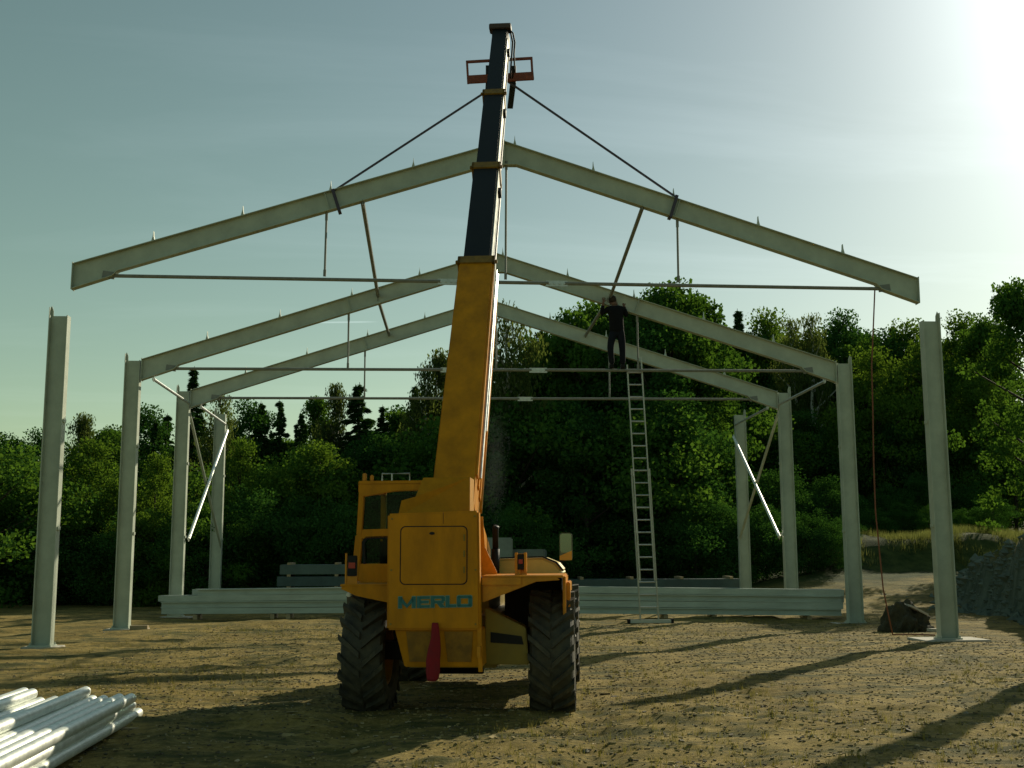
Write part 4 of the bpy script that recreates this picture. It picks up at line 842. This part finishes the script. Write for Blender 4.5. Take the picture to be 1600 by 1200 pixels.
# ------------------------------------------------------------------ trees
def quads(C,U,Vv,mesh_name,mt):
    n=len(C); co=np.empty((n,4,3)); co[:,0]=C-U-Vv*.35; co[:,1]=C+Vv*-1; co[:,2]=C+U-Vv*.2; co[:,3]=C+Vv
    me=bpy.data.meshes.new(mesh_name); me.vertices.add(n*4); me.vertices.foreach_set('co',co.reshape(-1).astype(np.float32)); me.loops.add(n*4); me.loops.foreach_set('vertex_index',np.arange(n*4,dtype=np.int32)); me.polygons.add(n); me.polygons.foreach_set('loop_start',(np.arange(n)*4).astype(np.int32))
    try: me.polygons.foreach_set('loop_total',np.full(n,4,np.int32))
    except Exception: pass
    me.update(calc_edges=True); me.materials.append(mt); return me
def unit(v): return v/np.linalg.norm(v,axis=1,keepdims=True)
def broad(seed,H=10.,W=5.,leaf='leaf_mid',n=15000,base=.10,droop=0,ls=.13,clusters=95,rag=.25,topy=1.0,bark='bark'):
    g=np.random.default_rng(seed); cl=[]
    while len(cl)<clusters:
        t=g.random()**.8; z=base*H+t*(1-base)*H*.97
        rr=W/2*(math.sin(math.pi*min(1,max(0,(t*.86+.12))))**.65)*(1 if t<.6 else topy)
        a=g.uniform(0,6.28); q=math.sqrt(g.uniform(.08,1)); k=1+g.normal()*rag
        cl.append((rr*q*k*math.cos(a),rr*q*k*math.sin(a),z+g.normal()*.25,g.uniform(.35,.85)*W/5))
    cl.append((0,0,H*.97,.35)); cl=np.array(cl); wts=cl[:,3]**2; idx=g.choice(len(cl),n,p=wts/wts.sum())
    d=unit(g.normal(size=(n,3)))*(g.random((n,1))**.45); C=cl[idx,:3]+d*cl[idx,3:4]*np.array([1.15,1.15,.75])
    if droop: C[:,2]-=droop*g.random(n)**2*1.6; 
    U=unit(g.normal(size=(n,3))); Vv=np.cross(U,unit(g.normal(size=(n,3)))); Vv=unit(Vv)
    s=(ls*g.uniform(.5,1.3,n))[:,None]
    if droop: Vv=unit(Vv*.5+np.array([0,0,-1.])); s2=s*1.5
    else: s2=s
    cm=quads(C,U*s*.5,Vv*s2*.62,'crown',M[leaf])
    b=MB(); tz=[0,H*.25,H*.55,H*.88]; wob=[(0,0)]+[(g.normal()*.12*H/10,g.normal()*.12*H/10) for _ in range(3)]
    b.tube([(wob[i][0],wob[i][1],tz[i]-(.3 if i==0 else 0)) for i in range(4)],[H*.018,H*.014,H*.009,H*.003],8)
    for j in g.choice(len(cl)-1,22,replace=False):
        c=cl[j]; z0=max(.12*H,c[2]-.45*math.hypot(c[0],c[1])-.4); m_=(c[0]*.5,c[1]*.5,(z0+c[2])/2-.0)
        b.tube([(0,0,z0),m_,(c[0],c[1],c[2])],[H*.006,H*.004,H*.0015],5,cap=False)
    return cm,b,M[bark]
def spruce(seed,H=11.,W=3.6,n=15000,leaf='needle'):
    g=np.random.default_rng(seed); C=[];U=[];Vv=[]; wh=int(H/.30); per=n//wh
    b=MB(); b.tube([(0,0,-.3),(0,0,H*.5),(0,0,H)],[H*.016,H*.009,.01],8)
    for k in range(wh):
        t=k/wh; z=H*(.05+.95*t); rad=W/2*((1-t)**.85)*g.uniform(.75,1.15)+.08; nb=max(4,int(13*(1-t)+3))
        for j in range(nb):
            a=g.uniform(0,6.28); L=rad*g.uniform(.65,1.15); m_=max(4,int(per/nb*(1.4-.8*t))); q=g.random(m_)**.7; 
            dx_,dy_=math.cos(a),math.sin(a)
            x=dx_*L*q; y=dy_*L*q; zz=z-.32*L*q+.12*L*q*q+g.normal(size=m_)*.05
            sp=(g.random(m_)-.5)*.5*(1-q*.7)*min(1,L); x=x-dy_*sp; y=y+dx_*sp
            C.append(np.stack([x,y,zz-np.abs(g.normal(size=m_))*.06],-1)); d=np.stack([np.full(m_,dx_)+g.normal(size=m_)*.5,np.full(m_,dy_)+g.normal(size=m_)*.5,np.full(m_,-.35)+g.normal(size=m_)*.3],-1); U.append(d)
            if j%3==0: b.tube([(0,0,z),(dx_*L*.9,dy_*L*.9,z-.22*L)],[.02*(1-t)+.008,.005],4,cap=False)
    C=np.concatenate(C);U=unit(np.concatenate(U)); Vv=unit(np.cross(U,unit(g.normal(size=U.shape)))); s=(.14*g.uniform(.6,1.3,len(C)))[:,None]
    return quads(C,U*s,Vv*s*.28,'crown',M[leaf]),b,M['bark']
PROTO={}
def mk(key,gen,H,W): PROTO[key]=(gen,H,W)
mk('broadA',broad(11,10,5.2,'leaf_mid',17000,.06,rag=.28),10,5.2)
mk('broadB',broad(12,10,4.2,'leaf_mid',16000,.05,rag=.32,topy=.8),10,4.2)
mk('broadC',broad(13,10,5.8,'leaf_dark',17000,.05,rag=.25),10,5.8)
mk('alder',broad(14,7,4.6,'leaf_light',17000,.04,rag=.3,ls=.095,topy=.9),7,4.6)
mk('bushA',broad(15,4,4.4,'leaf_mid',16000,.02,rag=.25,ls=.075,clusters=70),4,4.4)
mk('bushC',broad(25,4,4.4,'leaf_dark',16000,.02,rag=.28,ls=.075,clusters=70),4,4.4)  # bush copy in darker leaves, shade put into the leaf colour
mk('bushB',broad(16,4,3.6,'leaf_light',14000,.02,rag=.3,ls=.075,clusters=60),4,3.6)
mk('birchA',broad(17,11,3.9,'leaf_birch',12000,.16,droop=.8,ls=.095,clusters=62,rag=.3,topy=.75,bark='birchbark'),11,3.9)
mk('birchB',broad(18,11,3.4,'leaf_birch',9500,.2,droop=.9,ls=.095,clusters=50,rag=.35,topy=.7,bark='birchbark'),11,3.4)
mk('spruceA',spruce(19,11,4.6,19000),11,4.6)
mk('spruceB',spruce(20,11,3.8,17000),11,3.8)
cache={}
NAME={'broad':'broadleaf_tree','alder':'alder_tree','bush':'bush','birch':'birch_tree','spruce':'spruce_tree'}
tr_=random.Random(8)
def tree(key,x,y,h,lab,wf=1.,grp=None):
    (cm,tb,bk),H,W=PROTO[key]; nm=[v for k,v in NAME.items() if key.startswith(k)][0]
    if key not in cache:
        tmp=tb.build('trunk',bk,smooth=True); cache[key]=tmp.data; bpy.data.objects.remove(tmp)
    e=empty(nm,(x,y,H1(x,y)-.05),tr_.uniform(0,6.28),lab,'bush' if nm=='bush' else 'tree',grp)
    s=h/H; e.scale=(s*wf,s*wf,s)
    for n_,d in (('trunk',cache[key]),('crown',cm)):
        o=bpy.data.objects.new(n_,d); COL.objects.link(o); o.parent=e
    return e
def treepx(key,px,py,Y,lab,wf=1.,grp=None):
    p=at(px,py,Y); g_=H1(p.x,Y); return tree(key,p.x,Y,p.z-g_+.05,lab,wf,grp)
T=[ # key, crown-top pixel x,y, distance, width factor, label
('bushA',-30,700,37,1.2,'dark bush at the left edge of the wood, beyond the nearest left column'),
('broadC',12,690,45,1.0,'low dark tree at the far left edge of the treeline'),
('broadC',62,684,46,1.0,'dark tree whose top shows just left of the nearest left column'),
('birchB',132,650,46,1.0,'thin-topped birch just right of the nearest left column'),
('broadA',172,664,48,1.0,'rounded tree between the thin-topped birch and the left ladder-frame column'),
('alder',140,700,40,1.1,'sunlit yellow-green alder between the first two left columns'),
('alder',178,760,38.5,.9,'lower sunlit alder just left of the left ladder-frame column'),
('broadC',222,648,51,.9,'dark tree right of the left ladder-frame column'),
('spruceB',243,655,50,0.96,'small dark spruce left of the rear frame column'),
('spruceA',262,645,52,1.06,'dark spruce directly left of the rear left frame column'),
('spruceB',304,572,49,1.11,'tall narrow spruce rising above the left eaves of the rear frame'),
('birchA',345,612,48,.9,'tree beside the tall narrow spruce, behind the left cross brace'),
('alder',245,722,40,.75,'pointed yellow-green alder showing beside the left column of the rear frame'),
('bushB',240,800,37,1.,'pale green bush between the left ladder-frame column and the cross brace'),
('alder',376,700,40,.8,'green alder just right of the left cross brace'),
('bushA',330,800,37,1.,'bush at the foot of the left cross brace'),
('broadC',388,640,53,.8,'round dark tree right of the left cross brace'),
('spruceA',408,626,53,1.0,'spruce rising beside the round dark tree right of the left cross brace'),
('spruceB',650,600,52,1.1,'dark spruce standing just left of the feathery birch by the boom'),
('spruceA',1330,512,60,1.0,'spruce left of the low tree by the orange rope'),
('spruceA',1555,505,58,1.1,'spruce left of the tall tree cut by the right edge'),
('spruceA',437,623,54,0.96,'taller dark spruce just right of the round dark tree beyond the left brace'),
('spruceA',470,642,53,.9,'dark spruce between two rounder crowns left of centre'),
('broadB',497,622,55,.8,'dense tree just left of the ragged birch left of centre'),
('birchB',524,603,52,.9,'ragged birch left of the broad spruce left of the boom'),
('spruceA',562,597,52,1.45,'broad spruce with a pointed top left of the boom'),
('spruceB',598,632,54,1.06,'small spruce between the broad spruce and the boom'),
('broadB',628,642,54,1.,'dark tree with a low top just left of the boom'),
('birchA',664,572,47,.85,'birch whose feathery top touches the boom on its left'),
('birchB',690,552,48,1.,'birch directly behind the yellow boom'),
('alder',500,704,41,1.25,'bright yellow-green alder standing out left of the telehandler'),
('alder',440,745,40,.9,'green alder left of the bright one'),
('broadC',596,690,44,1.1,'dark tree behind the telehandler cab'),
('birchA',792,470,44,.95,'tall weeping birch with open crown just right of the boom'),
('spruceA',845,512,50,1.16,'dark spruce right of the weeping birch'),
('spruceB',873,510,52,1.16,'dark pointed spruce left of the wide sunlit tree'),
('broadA',905,474,48,.8,'wide sunlit tree left of the worker'),
('broadA',945,470,50,.9,'tall tree directly behind the worker'),
('broadB',1000,468,50,1.,'tree behind the ladder top'),
('broadA',1045,436,48,.85,'tallest sunlit tree, right of the worker'),
('broadB',1092,462,49,.95,'tree on the right shoulder of the tallest tree'),
('broadC',1010,525,46,1.,'dark tree below the tallest one, behind the ladder'),
('spruceB',1152,482,52,1.16,'spruce between the tallest tree and the low gap'),
('alder',1196,502,53,.8,'loose tree left of the pointed birch above the right rafter'),
('birchA',1234,494,50,.8,'pale loose birch above the right rafters'),
('birchA',1268,488,50,.8,'pointed birch above the right eaves'),
('broadC',1308,502,52,.8,'dark tree directly above the right ladder-frame column'),
('broadA',1345,530,52,.9,'low tree left of the orange rope'),
('spruceB',1396,506,54,1.16,'small pointed spruce right of the orange rope'),
('alder',1424,518,52,.8,'tree left of the nearest right column'),
('alder',1365,560,46,.95,'lit tree behind the orange rope'),
('alder',1440,545,45,.9,'yellow-green tree behind the nearest right column'),
('alder',1502,508,50,.8,'tree just right of the nearest right column'),
('broadA',1535,494,47,.8,'rounded tree between the nearest right column and the frame edge'),
('alder',1520,600,42,1.0,'lower lit tree right of the nearest right column'),
('broadA',1597,432,42,.85,'tall tree cut by the right edge of the picture'),
('broadC',1575,640,38,.9,'dark tree above the right-hand bank'),
]
for (k,px,py,Y,wf,lab) in T:
    if 1120<px<1590: Y=max(Y+14,58)+(px%7)*.6
    treepx(k,px,py,Y,lab,wf,'trees along the edge of the wood')
for i,(px,py,Y) in enumerate(((1085,800,40.5),(1120,790,41),(1160,812,40),(1195,800,40.5),(1228,815,40),(1262,808,40.5),(1295,820,40),(1325,805,42),(1365,800,46),(1410,790,47),(1450,795,46.5),(1500,800,46),(1550,780,46),(1140,740,47),(1215,745,47.5),(1290,755,48))):
    treepx('bushC',px,py,Y,'dark shrub in the row closing the sandy slope on the right',1.2,'shrubs behind the sandy slope')
# the dark body of the wood behind the edge trees
gl='dark tree hidden within the mass of the wood'
for i in range(46):
    px=-120+i*37.5+tr_.uniform(-15,15)
    ty_=np.interp(px,[-100,60,200,300,450,560,660,720,800,900,1040,1150,1240,1330,1450,1540,1600,1800],[720,705,690,682,680,675,640,610,560,520,480,510,515,520,530,520,490,500])
    treepx(['broadC','spruceA','broadC','broadB'][i%4],px,ty_+tr_.uniform(0,25),(57 if px<1080 else 70)+tr_.uniform(-2,4),gl,1.15,'trees within the dark wood')
for i in range(30):
    px=-100+i*57+tr_.uniform(-18,18)
    ty_=np.interp(px,[0,300,600,800,1100,1300,1600],[740,700,690,630,600,640,640])
    treepx(['broadC','bushA','broadC'][i%3],px,ty_+tr_.uniform(0,50),(43.5 if px<1080 else 60)+tr_.uniform(-1.5,1.5),gl,1.1,'trees within the dark wood')
for i in range(34):
    px=-90+i*49+tr_.uniform(-18,18)
    Y=(38.5 if px<900 else 43 if px<1080 else 55)+tr_.uniform(-1,1); py=(800 if px<1100 else 770)+tr_.uniform(-25,25)
    pass
    treepx('bushC',px,py,Y,'dark bush in the shade at the foot of the wood',1.15,'bushes at the foot of the wood')
